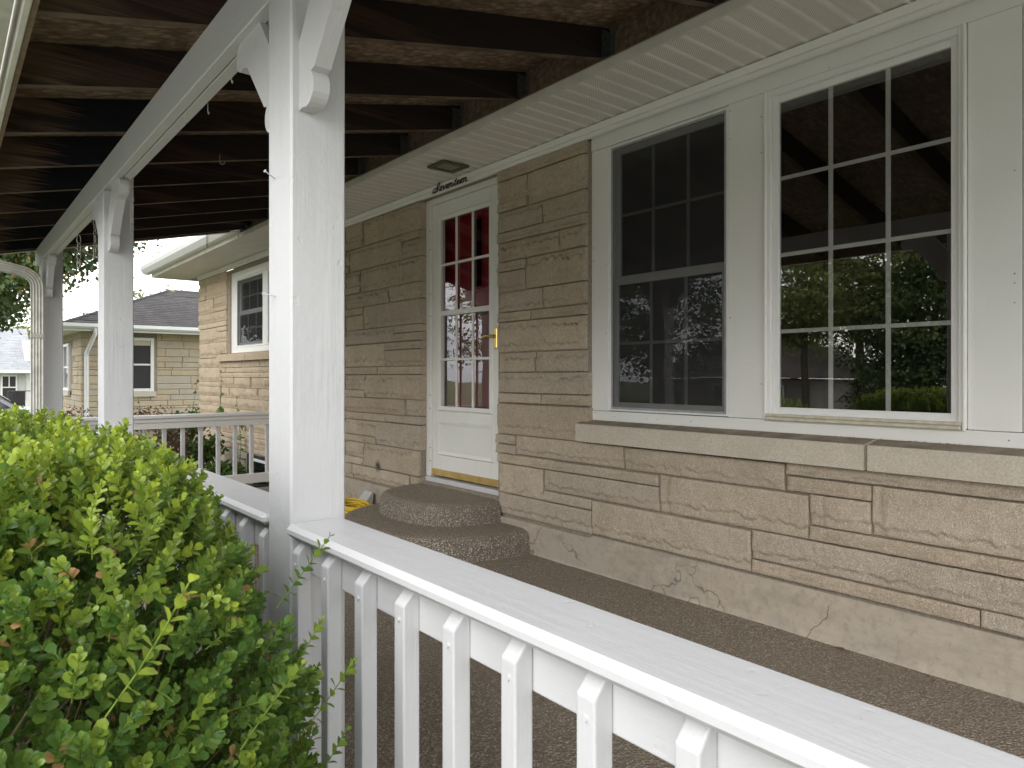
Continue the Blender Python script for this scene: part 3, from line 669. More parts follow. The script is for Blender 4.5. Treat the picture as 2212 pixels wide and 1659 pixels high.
# inner red door
rd = MB(); rd.box(3.03, 3.058, 3.70, 4.60, .34, 1.75)
rd.box(3.03, 3.058, 3.70, 3.86, 1.75, 2.25); rd.box(3.03, 3.058, 3.97, 4.06, 1.75, 2.25); rd.box(3.03, 3.058, 4.17, 4.60, 1.75, 2.25); rd.box(3.03, 3.058, 3.70, 4.60, 2.25, 2.43)
ring(rd, 3.018, 3.0305, 3.83, 4.46, .5, 1.55, .04); ring(rd, 3.018, 3.0305, 3.83, 3.995, 1.70, 2.29, .02); ring(rd, 3.018, 3.0305, 4.035, 4.20, 1.70, 2.29, .02)
part('red_door', rd, M['reddoor'], house, 'dark red inner door behind the storm door')
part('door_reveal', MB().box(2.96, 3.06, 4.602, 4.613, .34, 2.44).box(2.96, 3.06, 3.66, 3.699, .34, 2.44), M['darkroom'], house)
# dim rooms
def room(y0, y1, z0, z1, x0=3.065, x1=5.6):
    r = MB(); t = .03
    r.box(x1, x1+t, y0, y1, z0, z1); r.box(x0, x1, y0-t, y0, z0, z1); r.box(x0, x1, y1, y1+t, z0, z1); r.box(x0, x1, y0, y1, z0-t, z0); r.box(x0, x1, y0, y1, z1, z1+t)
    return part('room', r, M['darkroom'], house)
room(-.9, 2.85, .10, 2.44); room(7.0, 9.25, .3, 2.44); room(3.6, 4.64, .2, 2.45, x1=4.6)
# soffit
soff = part('soffit', MB().box(2.36, 2.86, -1.5, 11.0, 2.515, 2.53), M['alum'], house)
sm = MB(); prof = [(.0, .008), (.008, .0), (.018, .0), (.026, .008), (.095, .008), (.1, .008)]
yy0 = 0
pv = [(x, y, z) for (y, z) in [(0.0, .006), (.004, .0028), (.013, .0028), (.018, .006), (.055, .0065), (.0985, .006), (.0985, .013), (0, .013)] for x in (2.368, 2.836)]
npf = len(pv)//2; pf_ = [(2*i, 2*i+1, 2*((i+1) % npf)+1, 2*((i+1) % npf)) for i in range(npf)]
spm = MB().add([(p[0]-2.368, p[1], p[2]) for p in pv], pf_).mesh('soffit_panel'); spm.materials.append(M['soffit'])
k = 0
for i in range(125):
    y = -1.496+.1*i
    if y > 10.95: break
    o = bpy.data.objects.new('soffit_panel', spm); COL.objects.link(o); o.parent = soff; o.location = Vector((2.368, y, 2.4995-.0+.0005)) - worigin(soff)
fr = MB(); fr.box(2.822, 2.858, -1.4, 10.5, 2.462, 2.4985, .002); fr.box(2.832, 2.858, -1.4, 10.5, 2.438, 2.462, .004)
part('frieze_board', fr, M['trim'], house)
part('frieze_board', MB().box(2.85, 2.92, 3.645, 4.615, 2.441, 2.47, .002), M['trim'], house)
fa = MB(); fa.prism([(2.352, 2.496), (2.352, 2.536), (2.356, 2.544), (2.372, 2.544), (2.372, 2.502), (2.366, 2.496)], 1, -1.5, 7.26)
part('fascia_trim', fa, M['alum'], house)
fa = MB(); fa.box(2.345, 2.368, 7.27, 11.0, 2.495, 2.64, .003); fa.box(2.368, 5, 10.98, 11.0, 2.495, 2.64, .003); part('fascia', fa, M['alum'], house)
gp = [(2.344, 2.64), (2.344, 2.545), (2.27, 2.545), (2.245, 2.575), (2.225, 2.60), (2.225, 2.655), (2.235, 2.655), (2.235, 2.61), (2.275, 2.56), (2.335, 2.56), (2.335, 2.64)]
part('gutter', MB().prism(gp, 1, 7.25, 11.12), M['vinyl'], house)
# roof of the house (hip)
rf = MB(); e = 2.66; e = 2.745; V_ = [(2.475, -2, e), (2.475, 11.1, e), (10, 11.1, e), (10, -2, e), (6.1, 1.8, e+1.35), (6.1, 7.25, e+1.35)]
rf.add([(2.25, 7.3, 2.66), (2.475, 7.3, 2.744), (2.475, 11.1, 2.744), (2.25, 11.1, 2.66)], [(0, 1, 2, 3)])
rf.add(V_, [(0, 1, 5, 4), (1, 2, 5), (2, 3, 4, 5), (3, 0, 4), (0, 3, 2, 1)]); part('roof', rf, M['shingle'], house)
db = MB(); rn = random.Random(6)
for (cy_, k_) in ((2.52, 9), (2.44, 5), (1.12, 16), (1.35, 7), (.98, 12), (2.80, 8)):
    for q in range(k_):
        y = cy_+rn.gauss(0, .035); x = 2.868+rn.uniform(-.012, .012); z = .850 if cy_ > 1.6 else rn.choice((.851, .905)); x = x if z < .9 else 2.872+rn.uniform(-.005, .005); a = rn.uniform(0, 3.1); l = rn.uniform(.004, .014)
        db.tube([(x, y, z), (x+.3*l*math.cos(a), y+l*math.sin(a), z+rn.uniform(0, .003))], .0008, 3)
tag(part('sill_debris', db, M['dark'], house), kind='stuff')
# recessed light in the soffit
lt = thing('soffit_light', (2.63, 3.9, 2.50), 'tarnished bronze square light set in the soffit above the door', 'light')
lf = MB(); y0, y1, x0, x1 = 3.80, 4.0, 2.525, 2.735; f = .038; za, zb = 2.486, 2.4995
lf.box(x0, x1, y0, y0+f, za, zb, .003); lf.box(x0, x1, y1-f, y1, za, zb, .003); lf.box(x0, x0+f, y0+f, y1-f, za, zb, .003); lf.box(x1-f, x1, y0+f, y1-f, za, zb, .003)
part('frame', lf, M['bronze'], lt); part('lens', MB().box(x0+f, x1-f, y0+f, y1-f, 2.492, 2.4985), simple_cached('dusty_lens', (.26, .23, .15)), lt)

# "Seventeen" script lettering
sg = thing('house_number_lettering', (2.815, 4.14, 2.46), 'black script lettering reading Seventeen on the frieze above the door', 'lettering')
def sm_curve(pts, n=6):
    out = []; P = [pts[0]]+pts+[pts[-1]]
    for i in range(1, len(P)-2):
        p0, p1, p2, p3 = [np.array(P[i+k], float) for k in (-1, 0, 1, 2)]
        for j in range(n):
            t = j/n; out.append(.5*((2*p1)+(-p0+p2)*t+(2*p0-5*p1+4*p2-p3)*t*t+(-p0+3*p1-3*p2+p3)*t**3))
    out.append(np.array(P[-2], float)); return out
GL = {'S': ([(-.55, .05), (-.2, .12), (.35, 1.0), (.55, 1.65), (.42, 1.95), (.22, 1.75), (.2, 1.2), (.42, .55), (.25, .08), (-.1, .0), (-.4, .3), (-.35, .85), (-.05, 1.1), (.05, .95)], .62),
      'e': ([(0, .12), (.28, .42), (.40, .80), (.28, .98), (.12, .78), (.10, .30), (.26, .02), (.50, .12)], .50),
      'v': ([(0, .85), (.10, .98), (.18, .8), (.22, .05), (.42, .45), (.50, .95), (.66, .85)], .62),
      'n': ([(0, .80), (.08, .98), (.14, .75), (.10, .0), (.14, .55), (.32, .96), (.44, .8), (.42, .15), (.52, .0), (.66, .15)], .64),
      't': ([(0, .12), (.30, .8), (.38, 1.6), (.30, .9), (.22, .2), (.32, .0), (.52, .15)], .50)}
word = 'Seventeen'; total = sum(GL[ch][1] for ch in word); WW = .405; Hx = .031
cur = 0; sc_ = WW/(total+.1)
for ch in word:
    pts, adv = GL[ch]; pl = []
    for (a, b) in sm_curve(pts):
        u = (cur+a)*sc_ + b*Hx*.30; vv = b*Hx
        pl.append((2.8145, 4.345-.0-u, 2.440+vv*.98))
    part('letter', MB().tube(pl, .0036, 6), M['letter'], sg)
    if ch == 't':
        u0 = (cur+.1)*sc_; part('letter_crossbar', MB().tube([(2.8145, 4.345-u0-.007, 2.440+1.12*Hx), (2.8145, 4.345-u0-.035, 2.440+1.18*Hx)], .003, 6), M['letter'], sg)
    cur += adv

# ================================================================ PORCH STEPS
st_ = thing('porch_steps', (2.6, 4.1, 0), 'two rounded exposed-aggregate steps below the white storm door', 'steps')
def dstep(yc, a, dep, z0, z1, seed, name='step'):
    nA = 72; rr = 10; V_ = []; F_ = []
    def outline(off):
        o = []
        for i in range(nA+1):
            t = math.pi*i/nA; ct, s_ = math.cos(t), math.sin(t); p = 2.5
            y = yc - (a-off)*abs(ct)**(2/p)*(1 if ct > 0 else -1); x = 2.85 - (dep-off)*abs(s_)**(2/p)
            nn = (float(vnoise(np.array(y*7.), np.array(x*7.), seed))-.5)*.022+(float(vnoise(np.array(y*24.), np.array(x*24.), seed+4))-.5)*.010; o.append((x-nn, y)); 
        return o
    levels = [(-.012, z0), (-.004, z0+(z1-z0)*.25), (0.0, z0+(z1-z0)*.5), (.004, z1-.045), (.014, z1-.026), (.030, z1-.011), (.055, z1-.003), (.09, z1)]
    rings = [[(x, y, z) for x, y in outline(o)] for o, z in levels]
    for r_ in rings: V_ += r_
    n_ = nA+1
    for j in range(len(rings)-1):
        for i in range(nA): F_.append((j*n_+i, j*n_+i+1, (j+1)*n_+i+1, (j+1)*n_+i))
    top = rings[-1]; b0 = (len(rings)-1)*n_; c0 = len(V_); V_.append((2.86, yc, z1))
    for i in range(nA): F_.append((b0+i, b0+i+1, c0))
    return part(name, MB().add(V_, F_, True), M['aggregate'], st_)
dstep(4.06, .75, .80, -.02, .147, 3); dstep(4.13, .525, .50, .14, .285, 5)

# ================================================================ PORCH ROOF
pr = thing('porch_roof', (1.3, 3, 2.3), 'lean-to porch roof of dark stained rafters under chipboard, white outer beam', 'porch roof')
YN, YF = -1.15, 7.24
zb = lambda x: 2.177+(x-.64)*.2265
raf_poly = [(.20, zb(.20)), (2.432, zb(2.432)), (2.432, zb(2.432)+.142), (.20, zb(.20)+.142)]
rafm = MB().prism(raf_poly, 1, -.019, .019)
rm = rafm.mesh('rafter', (0, 0, 0)); rm.materials.append(M['rafter'])
po = worigin(pr); hm = None
rys = [2.28+.61*k for k in range(-5, 9)]
hgm = MB(); zz = zb(2.43)
hgm.box(2.375, 2.43, -.0225, -.0195, zz-.003, zz+.12); hgm.box(2.375, 2.43, .0195, .0225, zz-.003, zz+.12); hgm.box(2.375, 2.43, -.0225, .0225, zz-.008, zz-.004); hgm.box(2.4285, 2.4315, -.05, -.023, zz, zz+.12); hgm.box(2.4285, 2.4315, .023, .05, zz, zz+.12)
hm = hgm.mesh('joist_hanger'); hm.materials.append(M['galv'])
for y in rys:
    r_ = link('rafter', rm, None, pr); r_.location = Vector((0, y, random.uniform(-.002, .002)))-po
    h_ = link('joist_hanger', hm, None, pr); h_.location = Vector((0, y, 0))-po
part('end_board', MB().prism([(.20, zb(.2)-.005), (2.25, zb(2.25)-.005), (2.25, zb(2.25)+.16), (.20, zb(.2)+.16)], 1, 7.205, 7.235), M['rafter'], pr)
de = MB(); de.prism([(.20, zb(.2)-.012), (2.25, zb(2.25)-.012), (2.25, zb(2.25)+.0), (.20, zb(.2)+.0)], 1, 7.236, 7.245); part('drip_edge', de, M['alum'], pr)
led = MB().box(2.4325, 2.47, YN, YF, zb(2.43)-.004, 2.86); part('ledger', led, M['ledger'], pr)
lb = MB().box(2.374, 2.4315, YN, YF, 2.549, 2.562, .002); part('ledger_strip', lb, M['rawwood'], pr)
# roof deck panels
zt = lambda x: zb(x)+.1435
for i, (xa, xb) in enumerate(((.18, 1.32), (1.323, 2.43))):
    y = YN - (1.2 if i else 0)
    while y < YF:
        ya, yb = max(y, YN), min(y+2.437, YF)
        if yb-ya > .05: part('deck_panel', MB().prism([(xa, zt(xa)), (xb, zt(xb)), (xb, zt(xb)+.012), (xa, zt(xa)+.012)], 1, ya, yb), M['osb'], pr)
        y += 2.44
part('roof_covering', MB().prism([(.14, zt(.14)+.016), (2.44, zt(2.44)+.016), (2.44, zt(2.44)+.026), (.14, zt(.14)+.026)], 1, YN-.03, YF+.03), M['shingle'], pr)
# beam: two planks with a crack between
part('beam_plank', MB().box(.640, .678, -1.15, 7.25, 2.040, 2.176, .003), M['paint_y'], pr)
part('beam_plank', MB().box(.6815, .7195, -1.15, 7.25, 2.041, 2.176, .003), M['paint_y'], pr)
# eave fascia and gutter
part('eave_fascia', MB().box(.186, .199, YN, YF, 2.052, 2.20), M['rawwood'], pr)
part('eave_fascia_cover', MB().box(.166, .1845, YN, YF, 2.047, 2.22, .003), M['alum'], pr)
gq = [(.150, 2.16), (.150, 2.062), (.075, 2.062), (.055, 2.09), (.03, 2.11), (.03, 2.165), (.036, 2.165), (.036, 2.115), (.08, 2.068), (.144, 2.068), (.144, 2.16)]
part('gutter', MB().prism(gq, 1, YN-.05, YF+.02), M['gutter'], pr)
# diagonal blocking near the far wall corner
part('blocking', MB().tube([(1.95, 6.60, zb(1.95)-.0+.03), (2.40, 7.10, zb(2.35)+.06)], .022, 4), M['rafter'], pr)

# ================================================================ POSTS with brackets
def bracket_poly():
    def arc(cx, cz, r, a0, a1, n=10): return [(cx+r*math.cos(R(a0+(a1-a0)*i/n)), cz+r*math.sin(R(a0+(a1-a0)*i/n))) for i in range(n+1)]
    # a = away from post, b = below beam (negative up)
    p = [(.12, 0.0), (.285, 0.0)] + [(a, -b) for a, b in arc(.268, -.04, .042, 65, -115, 9)]
    p += [(.218, .088), (.088, .235), (.0765, .238)]
    p += [(a, -b) for a, b in arc(.040, -.272, .042, 50, -115, 9)]
    p += [(0.0, .312), (0.0, .15)]
    return p
BP = bracket_poly()
def bracket(parent, ypost, sgn, ztop):
    poly = [(ypost+sgn*a, ztop-b) for a, b in BP]
    return part('bracket', MB().prism(poly, 0, .6605, .7005), M['paint_z'], parent)
def post(y0, y1, label, nails=()):
    t = thing('porch_post', (.71, (y0+y1)/2, 0), label, 'post', 'white square porch posts')
    mb = MB(); mb.box(.640, .7795, y0, y1, -.02, 2.039, .005); part('post_shaft', mb, M['paint_z'], t)
    mb = MB(); mb.box(.7205, .779, y0, y1, 2.0395, 2.16, .004); part('post_notch', mb, M['paint_z'], t)
    bracket(t, y0, -1, 2.0395); bracket(t, y1, 1, 2.0395)
    for (x, y, z, dx, dy, dz) in nails:
        part('nail', MB().tube([(x, y, z), (x+dx, y+dy, z+dz)], .0016, 6).tube([(x+dx*.95, y+dy*.95, z+dz*.95), (x+dx, y+dy, z+dz)], .004, 8), M['paint_z'], t)
    return t
# groove down the outer face of the near post is two boards: show as a thin seam
post(1.608, 1.752, 'nearest white porch post, where the foreground railing begins', nails=[(.64, 1.71, 1.585, -.028, -.01, .012), (.64, 1.70, 1.295, -.03, .012, .006)])
post(4.045, 4.190, 'middle white porch post with a chain hanging beside it')
post(6.715, 6.855, 'farthest white porch post beside the cream downspout')
post(-.98, -.84, 'white porch post behind the camera at the near railing end')

# ================================================================ RAILINGS
def railing_y(y0, y1, label, first=None, debris=False):
    t = thing('porch_railing', (.70, (y0+y1)/2, 0), label, 'railing', 'white wooden porch railings')
    part('cap_board', MB().box(.626, .768, y0, y1, .725, .755, .010), M['paint_dirty' if debris else 'paint_y'], t)
    part('rail_board', MB().box(.6755, .713, y0, y1, .636, .7245, .003), M['paint_y'], t)
    part('bottom_rail', MB().box(.6755, .713, y0, y1, .07, .158, .003), M['paint_y'], t)
    b = MB(); s = .034; h0, h1 = .05, .7205
    x0, x1 = .641, .6750; c_ = .003
    pr_ = [(x0, h0), (x1, h0), (x1, h1), (x1-.007, h1), (x0, h1-.030)]
    b.prism(pr_, 1, 0, s)
    bm_ = b.mesh('baluster', (0, 0, 0)); bm_.materials.append(M['paint_b'])
    y = first if first is not None else y1-.045
    i = 0
    while y > y0+.01:
        o = link('baluster', bm_, None, t); o.location = Vector((random.uniform(-.0008, .0008), y, random.uniform(-.003, .0)))-worigin(t)
        bv = o.modifiers.new('edge', 'BEVEL'); bv.width = .003; bv.segments = 2; bv.limit_method = 'ANGLE'
        if y < 2 and y1 < 2:
            for zz in (.662, .11):
                part('screw', MB().tube([(.6425, y+.016, zz), (.6385, y+.0163, zz+.0003)], .0042, 10), M['paint_b'], t)
        y -= .1575; i += 1
    return t
railing_y(-.838, 1.6065, 'foreground white wooden railing with wide cap board running to the nearest post', first=1.5665)
railing_y(1.7535, 4.0435, 'white wooden railing between the nearest and middle posts, dusted cap board', debris=True)
railing_y(4.1915, 6.7135, 'white wooden railing between the middle and farthest posts')
# far cross railing
t = thing('porch_railing', (1.8, 6.83, 0), 'white railing closing the far end of the porch, against the stone wall', 'railing', 'white wooden porch railings')
part('cap_board', MB().box(.782, 2.84, 6.765, 6.90, .722, .752, .006), M['paint_x'], t)
part('rail_board', MB().box(.782, 2.838, 6.80, 6.837, .630, .7215, .003), M['paint_x'], t)
part('rail_trim', MB().box(.782, 2.838, 6.786, 6.799, .688, .7215, .002), M['paint_x'], t)
part('bottom_rail', MB().box(.782, 2.838, 6.80, 6.837, .073, .162, .003), M['paint_x'], t)
bm_ = MB().box(0, .034, 6.8375, 6.8715, .06, .715, .003).mesh('baluster', (0, 0, 0)); bm_.materials.append(M['paint_b'])
x = .93
while x < 2.8:
    o = link('baluster', bm_, None, t); o.location = Vector((x, 0, 0))-worigin(t); x += .1545

# ================================================================ DOWNSPOUT (porch corner)
t = thing('downspout', (.58, 6.62, -.3), 'ribbed cream downspout with curved elbow on the farthest porch post', 'downspout')
def spout_path(pts, w_, d_, ribs=4, col='gutter', ax=(1, 0)):
    """corrugated rectangular pipe swept along pts in an XZ-ish plane; width across y"""
    sec = []
    n = 9
    for i in range(n):      # facing -y side with ribs
        u = -w_/2+w_*i/(n-1); sec.append((u, -d_/2 + (.006 if i % 2 else 0)))
    for i in range(n): u = w_/2-w_*i/(n-1); sec.append((u, d_/2-(.006 if i % 2 else 0)))
    V_ = []; F_ = []; pts = [Vector(p) for p in pts]; N = len(pts); ns = len(sec)
    for i, p in enumerate(pts):
        t_ = (pts[min(i+1, N-1)]-pts[max(i-1, 0)]).normalized(); side = Vector((0, 1, 0)); a = side.cross(t_).normalized()
        for (u, v) in sec: V_.append(p + a*u + side*v)
    for i in range(N-1):
        for k_ in range(ns): F_.append((i*ns+k_, i*ns+(k_+1) % ns, (i+1)*ns+(k_+1) % ns, (i+1)*ns+k_))
    return V_, F_
pts = [(.10, 6.64, 2.02), (.16, 6.64, 1.985), (.30, 6.64, 1.955), (.42, 6.64, 1.930)]
for i in range(9):
    a = R(80-80*i/8); pts.append((.475+.12*math.cos(a), 6.64, 1.795+.12*math.sin(a)))
pts += [(.595, 6.64, 1.7), (.595, 6.64, -.3)]
V_, F_ = spout_path(pts, .078, .056); part('pipe', MB().add(V_, F_), M['gutter'], t)
sb = MB(); sb.box(.553, .640, 6.606, 6.610, 1.40, 1.43); sb.box(.553, .556, 6.61, 6.67, 1.40, 1.43); part('strap', sb, M['gutter'], t)

# ================================================================ HOOKS AND CHAINS under the beam
def hook_mb(x, y, z, s=1.0, rot=0):
    s *= .62
    c_, s_ = math.cos(rot), math.sin(rot); P_ = []
    prof = [(0, 0), (0, -.018), (0, -.03)]
    for i in range(9): a = R(180+i*24); prof.append((.011+.011*math.cos(a), -.032+.011*math.sin(a)))
    for (u, v) in prof: P_.append((x+u*s*c_, y+u*s*s_, z+v*s))
    return MB().tube(P_, .0019*s, 7)
HOOKS = [(.70, 1.98+.25, 2.041, 'white screw hook under the beam close beside the nearest post'),
         (.685, 2.70, 2.041, 'painted screw hook under the beam, middle of the clear span'),
         (.675, 2.92, 2.041, 'painted screw hook under the beam, next beyond the middle one'),
         (.735, 2.60, 2.06, 'white loop hook on the inner side of the beam'),
         (.70, 6.15, 2.041, 'white hook under the beam just before the farthest post'),
         (.66, 6.93, 2.041, 'small hook below the beam end outside the farthest post')]
for x, y, z, lb_ in HOOKS: solo('screw_hook', hook_mb(x, y, z, 1.25, R(60)), M['paint_z'], lb_, 'hook', 'hooks screwed under the porch beam')
for x, y, lb_ in ((1.22, 4.09, 'white hook on the face of a dark rafter, left of the pair'), (1.62, 4.08, 'white hook on the face of a dark rafter, right of the pair')):
    solo('screw_hook', hook_mb(x, y, zb(x)+.03, 1.9, R(0)), M['steel'], lb_, 'hook', 'hooks on the rafters')
def chain(x, y, ztop, links, lw, ll, r, label, mat='steel'):
    t = thing('hanging_chain', (x, y, ztop), label, 'chain', 'chains hanging from the porch roof')
    part('hook', hook_mb(x-.005, y, ztop, 1.2, R(60)), M['paint_z'], t)
    z = ztop-.045
    for i in range(links):
        c_ = Vector((x+random.uniform(-.002, .002), y, z-ll/2)); a = R(90*i+30); P_ = []
        for k_ in range(17):
            th = 2*math.pi*k_/16; u = lw/2*math.cos(th); v = ll/2*math.sin(th); v = math.copysign(abs(v)**.8*(ll/2)**.2, v)
            P_.append(c_+Vector((u*math.cos(a), u*math.sin(a), v)))
        part('chain_link', MB().tube(P_, r, 6, False), M[mat], t)
        z -= ll-2.4*r
chain(.69, 3.62, 2.04, 7, .014, .036, .0016, 'thin steel chain hanging from the beam in front of the middle post')
chain(.69, 4.62, 2.04, 7, .014, .036, .0018, 'grey chain hanging from the beam just past the middle post')
chain(.69, 5.20, 2.04, 4, .026, .058, .0032, 'thick pale chain with large links hanging between the two far posts', 'steel')
chain(2.02, 7.16, zb(2.02)+.06, 5, .016, .036, .002, 'short dark chain hanging from the last rafter by the wall', 'blackmetal')

# ================================================================ THINGS ON THE FLOOR
cv = []
rng = random.Random(5)
for i in range(190):
    th = i*.38; lp = th/6.283; k_ = int(lp); fr_ = lp-k_
    def prm(q): rq = random.Random(q*7+3); return (.125+rq.uniform(-.02, .015), .17+rq.uniform(-.03, .02), rq.uniform(-.012, .012), rq.uniform(-.015, .015), .010+.0105*q*.85, rq.uniform(-.25, .25))
    A_, B_ = prm(k_), prm(k_+1); q_ = [a*(1-fr_)+b*fr_ for a, b in zip(A_, B_)]
    cv.append((2.50+q_[2]+q_[0]*math.cos(th+q_[5]), 5.04+q_[3]+q_[1]*math.sin(th), q_[4]+.012*math.sin(th+q_[5]*9)*(.5+k_*.08)))
solo('extension_cord', MB().tube(sm_curve(cv, 2), .0085, 7), M['yellow'], 'coiled yellow extension cord on the floor left of the steps', 'cord')
bk = MB(); bk.tube(sm_curve([(2.62, 5.45, .02), (2.66, 5.62, .05), (2.60, 5.78, .06), (2.52, 5.9, .02)], 5), .018, 8)
solo('black_hose', bk, M['rubber'], 'short black hose end behind the yellow cord', 'hose')
wdg = MB(); wdg.prism([(2.70, 0.002), (2.80, .002), (2.812, .128), (2.800, .130)], 1, 5.28, 5.42)
solo('plastic_wedge', wdg, M['wedge'], 'small grey wedge leaning on the wall between cord and steps', 'wedge')
# window well
t = thing('window_well', (2.85, 8.05, -.3), 'curved grey metal window well with black rim beyond the far railing', 'window well')
V_ = []; F_ = []; nA = 40
for j in range(9):
    z = -.33+.27*j/8; rr_ = .62+(.008 if j % 2 else -.008)
    for i in range(nA+1):
        a = math.pi*i/nA; V_.append((2.84-rr_*.95*math.sin(a), 8.0-(rr_+.04)*math.cos(a), z))
for j in range(8):
    for i in range(nA): q = j*(nA+1)+i; F_.append((q, q+1, q+nA+2, q+nA+1))
part('well_wall', MB().add(V_, F_, True), M['corr'], t)
part('rim', MB().tube([(2.84-.60*math.sin(math.pi*i/nA), 8.0-.665*math.cos(math.pi*i/nA), -.055) for i in range(nA+1)], .013, 8), M['rubber'], t)

# scattered dead leaves on the floor
def leafblade(cx, cy, cz, L_, rot, col=None):
    mb = MB(); v = []; c_, s_ = math.cos(rot), math.sin(rot)
    pts = [(0, 0), (.3, .22), (.7, .26), (1, 0), (.7, -.2), (.3, -.24)]
    for (a, b) in pts: v.append((cx+L_*(a*c_-b*s_), cy+L_*(a*s_+b*c_), cz+.006*(abs(b)*4)))
    return mb.add(v, [tuple(range(6))])
dl = simple('dry_leaf', (.16, .09, .05), .8)
for i, (x, y, L_, r_, lb_) in enumerate([(1.18, .98, .03, .5, 'pinkish dry leaf on the floor seen through the railing'), (2.25, 3.05, .035, 1.2, 'dark dry leaf on the floor below the left window'), (2.35, 2.93, .02, 2.2, 'tiny dark leaf scrap on the floor near the wall'), (2.80, 1.33, .05, 1.7, 'brown dry leaf stuck in the cracked foot of the wall'), (2.62, .98, .025, .2, 'small brown leaf at the right of the floor'), (2.78, 1.02, .02, .9, 'dark scrap of leaf at the foot of the wall')]):
    solo('dry_leaf', leafblade(x, y, .006, L_, r_), dl, lb_, 'leaf', 'dry leaves on the porch floor')

db = MB(); rn = random.Random(16)
for q in range(240):
    y = rn.uniform(-.2, 6.6); x = 2.845-abs(rn.gauss(0, .09))-.015 if rn.random() < .7 else rn.uniform(.85, 2.8)
    if 3.2 < y < 4.9 and x > 2.0: continue
    a = rn.uniform(0, 6.28); l = rn.uniform(.004, .013); c_, s_ = math.cos(a), math.sin(a); w_ = l*rn.uniform(.15, .6)
    db.add([(x, y, .002), (x+l*c_-w_*s_, y+l*s_+w_*c_, .004), (x+1.6*l*c_, y+1.6*l*s_, .002), (x+l*c_+w_*s_, y+l*s_-w_*c_, .0035)], [(0, 1, 2, 3)])
tag(solo('floor_debris', db, dl, 'tiny scraps of leaf and grit scattered over the porch floor, thickest along the wall', 'debris'), kind='stuff')

# ================================================================ HEDGE
def leaf_template(L_=.0185, W_=.0122, fold=.25, curl=.18):
    ts = [0, .25, .55, .86, 1.0]; ws = [0, .30, .52, .45, 0]
    V = []; 
    for t_ in ts: V.append((0, t_*L_, -curl*L_*t_*t_))
    for sgn in (-1, 1):
        for t_, w_ in zip(ts[1:4], ws[1:4]): V.append((sgn*w_*W_, t_*L_, -curl*L_*t_*t_ + fold*w_*W_))
    F = []
    for b, s_ in ((5, 1), (8, -1)):
        q = [(0, 1, b), (1, b+1, b), (1, 2, b+1), (2, b+2, b+1), (2, 3, b+2), (3, 4, b+2)]
        F += [t_ if s_ > 0 else t_[::-1] for t_ in q]
    return np.array(V), np.array(F)
LV, LF = leaf_template()
def rotm(ax, an):
    return np.array(Matrix.Rotation(an, 3, ax))
def sprig(rng, nodes=6, length=.075, scale=1.0, young=0.0, flat=1.0):
    """upright shoot along +z with opposite pairs of leaves"""
    Vs = []; Fs = []; T = []; off = 0; leaves = []
    bend = rng.uniform(-.15, .15, 2)
    def pt(t_): return np.array([bend[0]*length*t_*t_, bend[1]*length*t_*t_, length*t_])
    ph = rng.uniform(0, math.pi)
    for i in range(nodes+1):
        t_ = .12+.88*i/nodes; p = pt(t_); last = i == nodes
        sc = scale*(1.0 if i < nodes-1 else (.78 if not last else .55))*rng.uniform(.85, 1.12)
        el = R(38*flat + 38*(i/nodes)) + rng.uniform(-.18, .18)
        for k_ in (0, 1):
            a = ph + i*math.pi/2*.93 + k_*math.pi + rng.uniform(-.25, .25)
            m = rotm('Z', a) @ rotm('X', el) @ rotm('Y', rng.uniform(-.3, .3))
            v = (LV*sc) @ m.T + p
            tint = np.clip(young*.75 + (i/nodes)**2*.30*(.5+young) + rng.uniform(-.16, .2), 0, 1)
            leaves.append((m, p, sc, tint))
            Vs.append(v); Fs.append(LF+off); off += len(v); T.append(np.full(len(v), tint))
    # stem
    sv = []; r0 = .0011*scale
    for i in range(4):
        p = pt(i/3.)
        for k_ in range(3): sv.append(p+np.array([r0*math.cos(k_*2.1), r0*math.sin(k_*2.1), 0]))
    sf = []
    for i in range(3):
        for k_ in range(3):
            a, b, c_, d_ = i*3+k_, i*3+(k_+1) % 3, (i+1)*3+(k_+1) % 3, (i+1)*3+k_
            sf += [(a, b, c_), (a, c_, d_)]
    Vs.append(np.array(sv)); Fs.append(np.array(sf)+off); T.append(np.full(12, .25+young*.3))
    return np.concatenate(Vs), np.concatenate(Fs), np.concatenate(T), leaves
def hedge_surface(h, rng, n, inner=0.0):
    """sample points + outward normals on the rounded clipped hedge h=(cx,cy,rx,ry,ztop,zbot,p)"""
    cx, cy, rx, ry, zt_, zb_ = h; P = []; N = []
    zc = zb_; H_ = zt_-zb_
    while len(P) < n:
        d = rng.normal(size=3); d[2] = abs(d[2]); d /= np.linalg.norm(d)
        p = 4.6; pe = 3.9; lo_, hi_ = 0., 3.
        for _ in range(14):
            q = (lo_+hi_)/2; rr_ = ((abs(d[0]*q)**p+abs(d[2]*q)**p)**(pe/p)+abs(d[1]*q)**pe)
            lo_, hi_ = (q, hi_) if rr_ < 1 else (lo_, q)
        v = d*q; nn = np.array([np.sign(v[0])*abs(v[0])**(p-1), np.sign(v[1])*abs(v[1])**(pe-1), abs(v[2])**(p-1)])/np.array([rx, ry, H_]); nn /= np.linalg.norm(nn)
        s_ = 1-inner*rng.rand()
        pos = np.array([cx+rx*v[0]*s_, cy+ry*v[1]*s_, zc+H_*v[2]*s_])
        P.append(pos); N.append(nn)
    return np.array(P), np.array(N)
def basis(dirn, roll):
    z = dirn/np.linalg.norm(dirn); a = np.array([1., 0, 0]) if abs(z[0]) < .8 else np.array([0, 1., 0])
    x = np.cross(a, z); x /= np.linalg.norm(x); y = np.cross(z, x)
    c_, s_ = math.cos(roll), math.sin(roll)
    return np.stack([x*c_+y*s_, -x*s_+y*c_, z], 1)
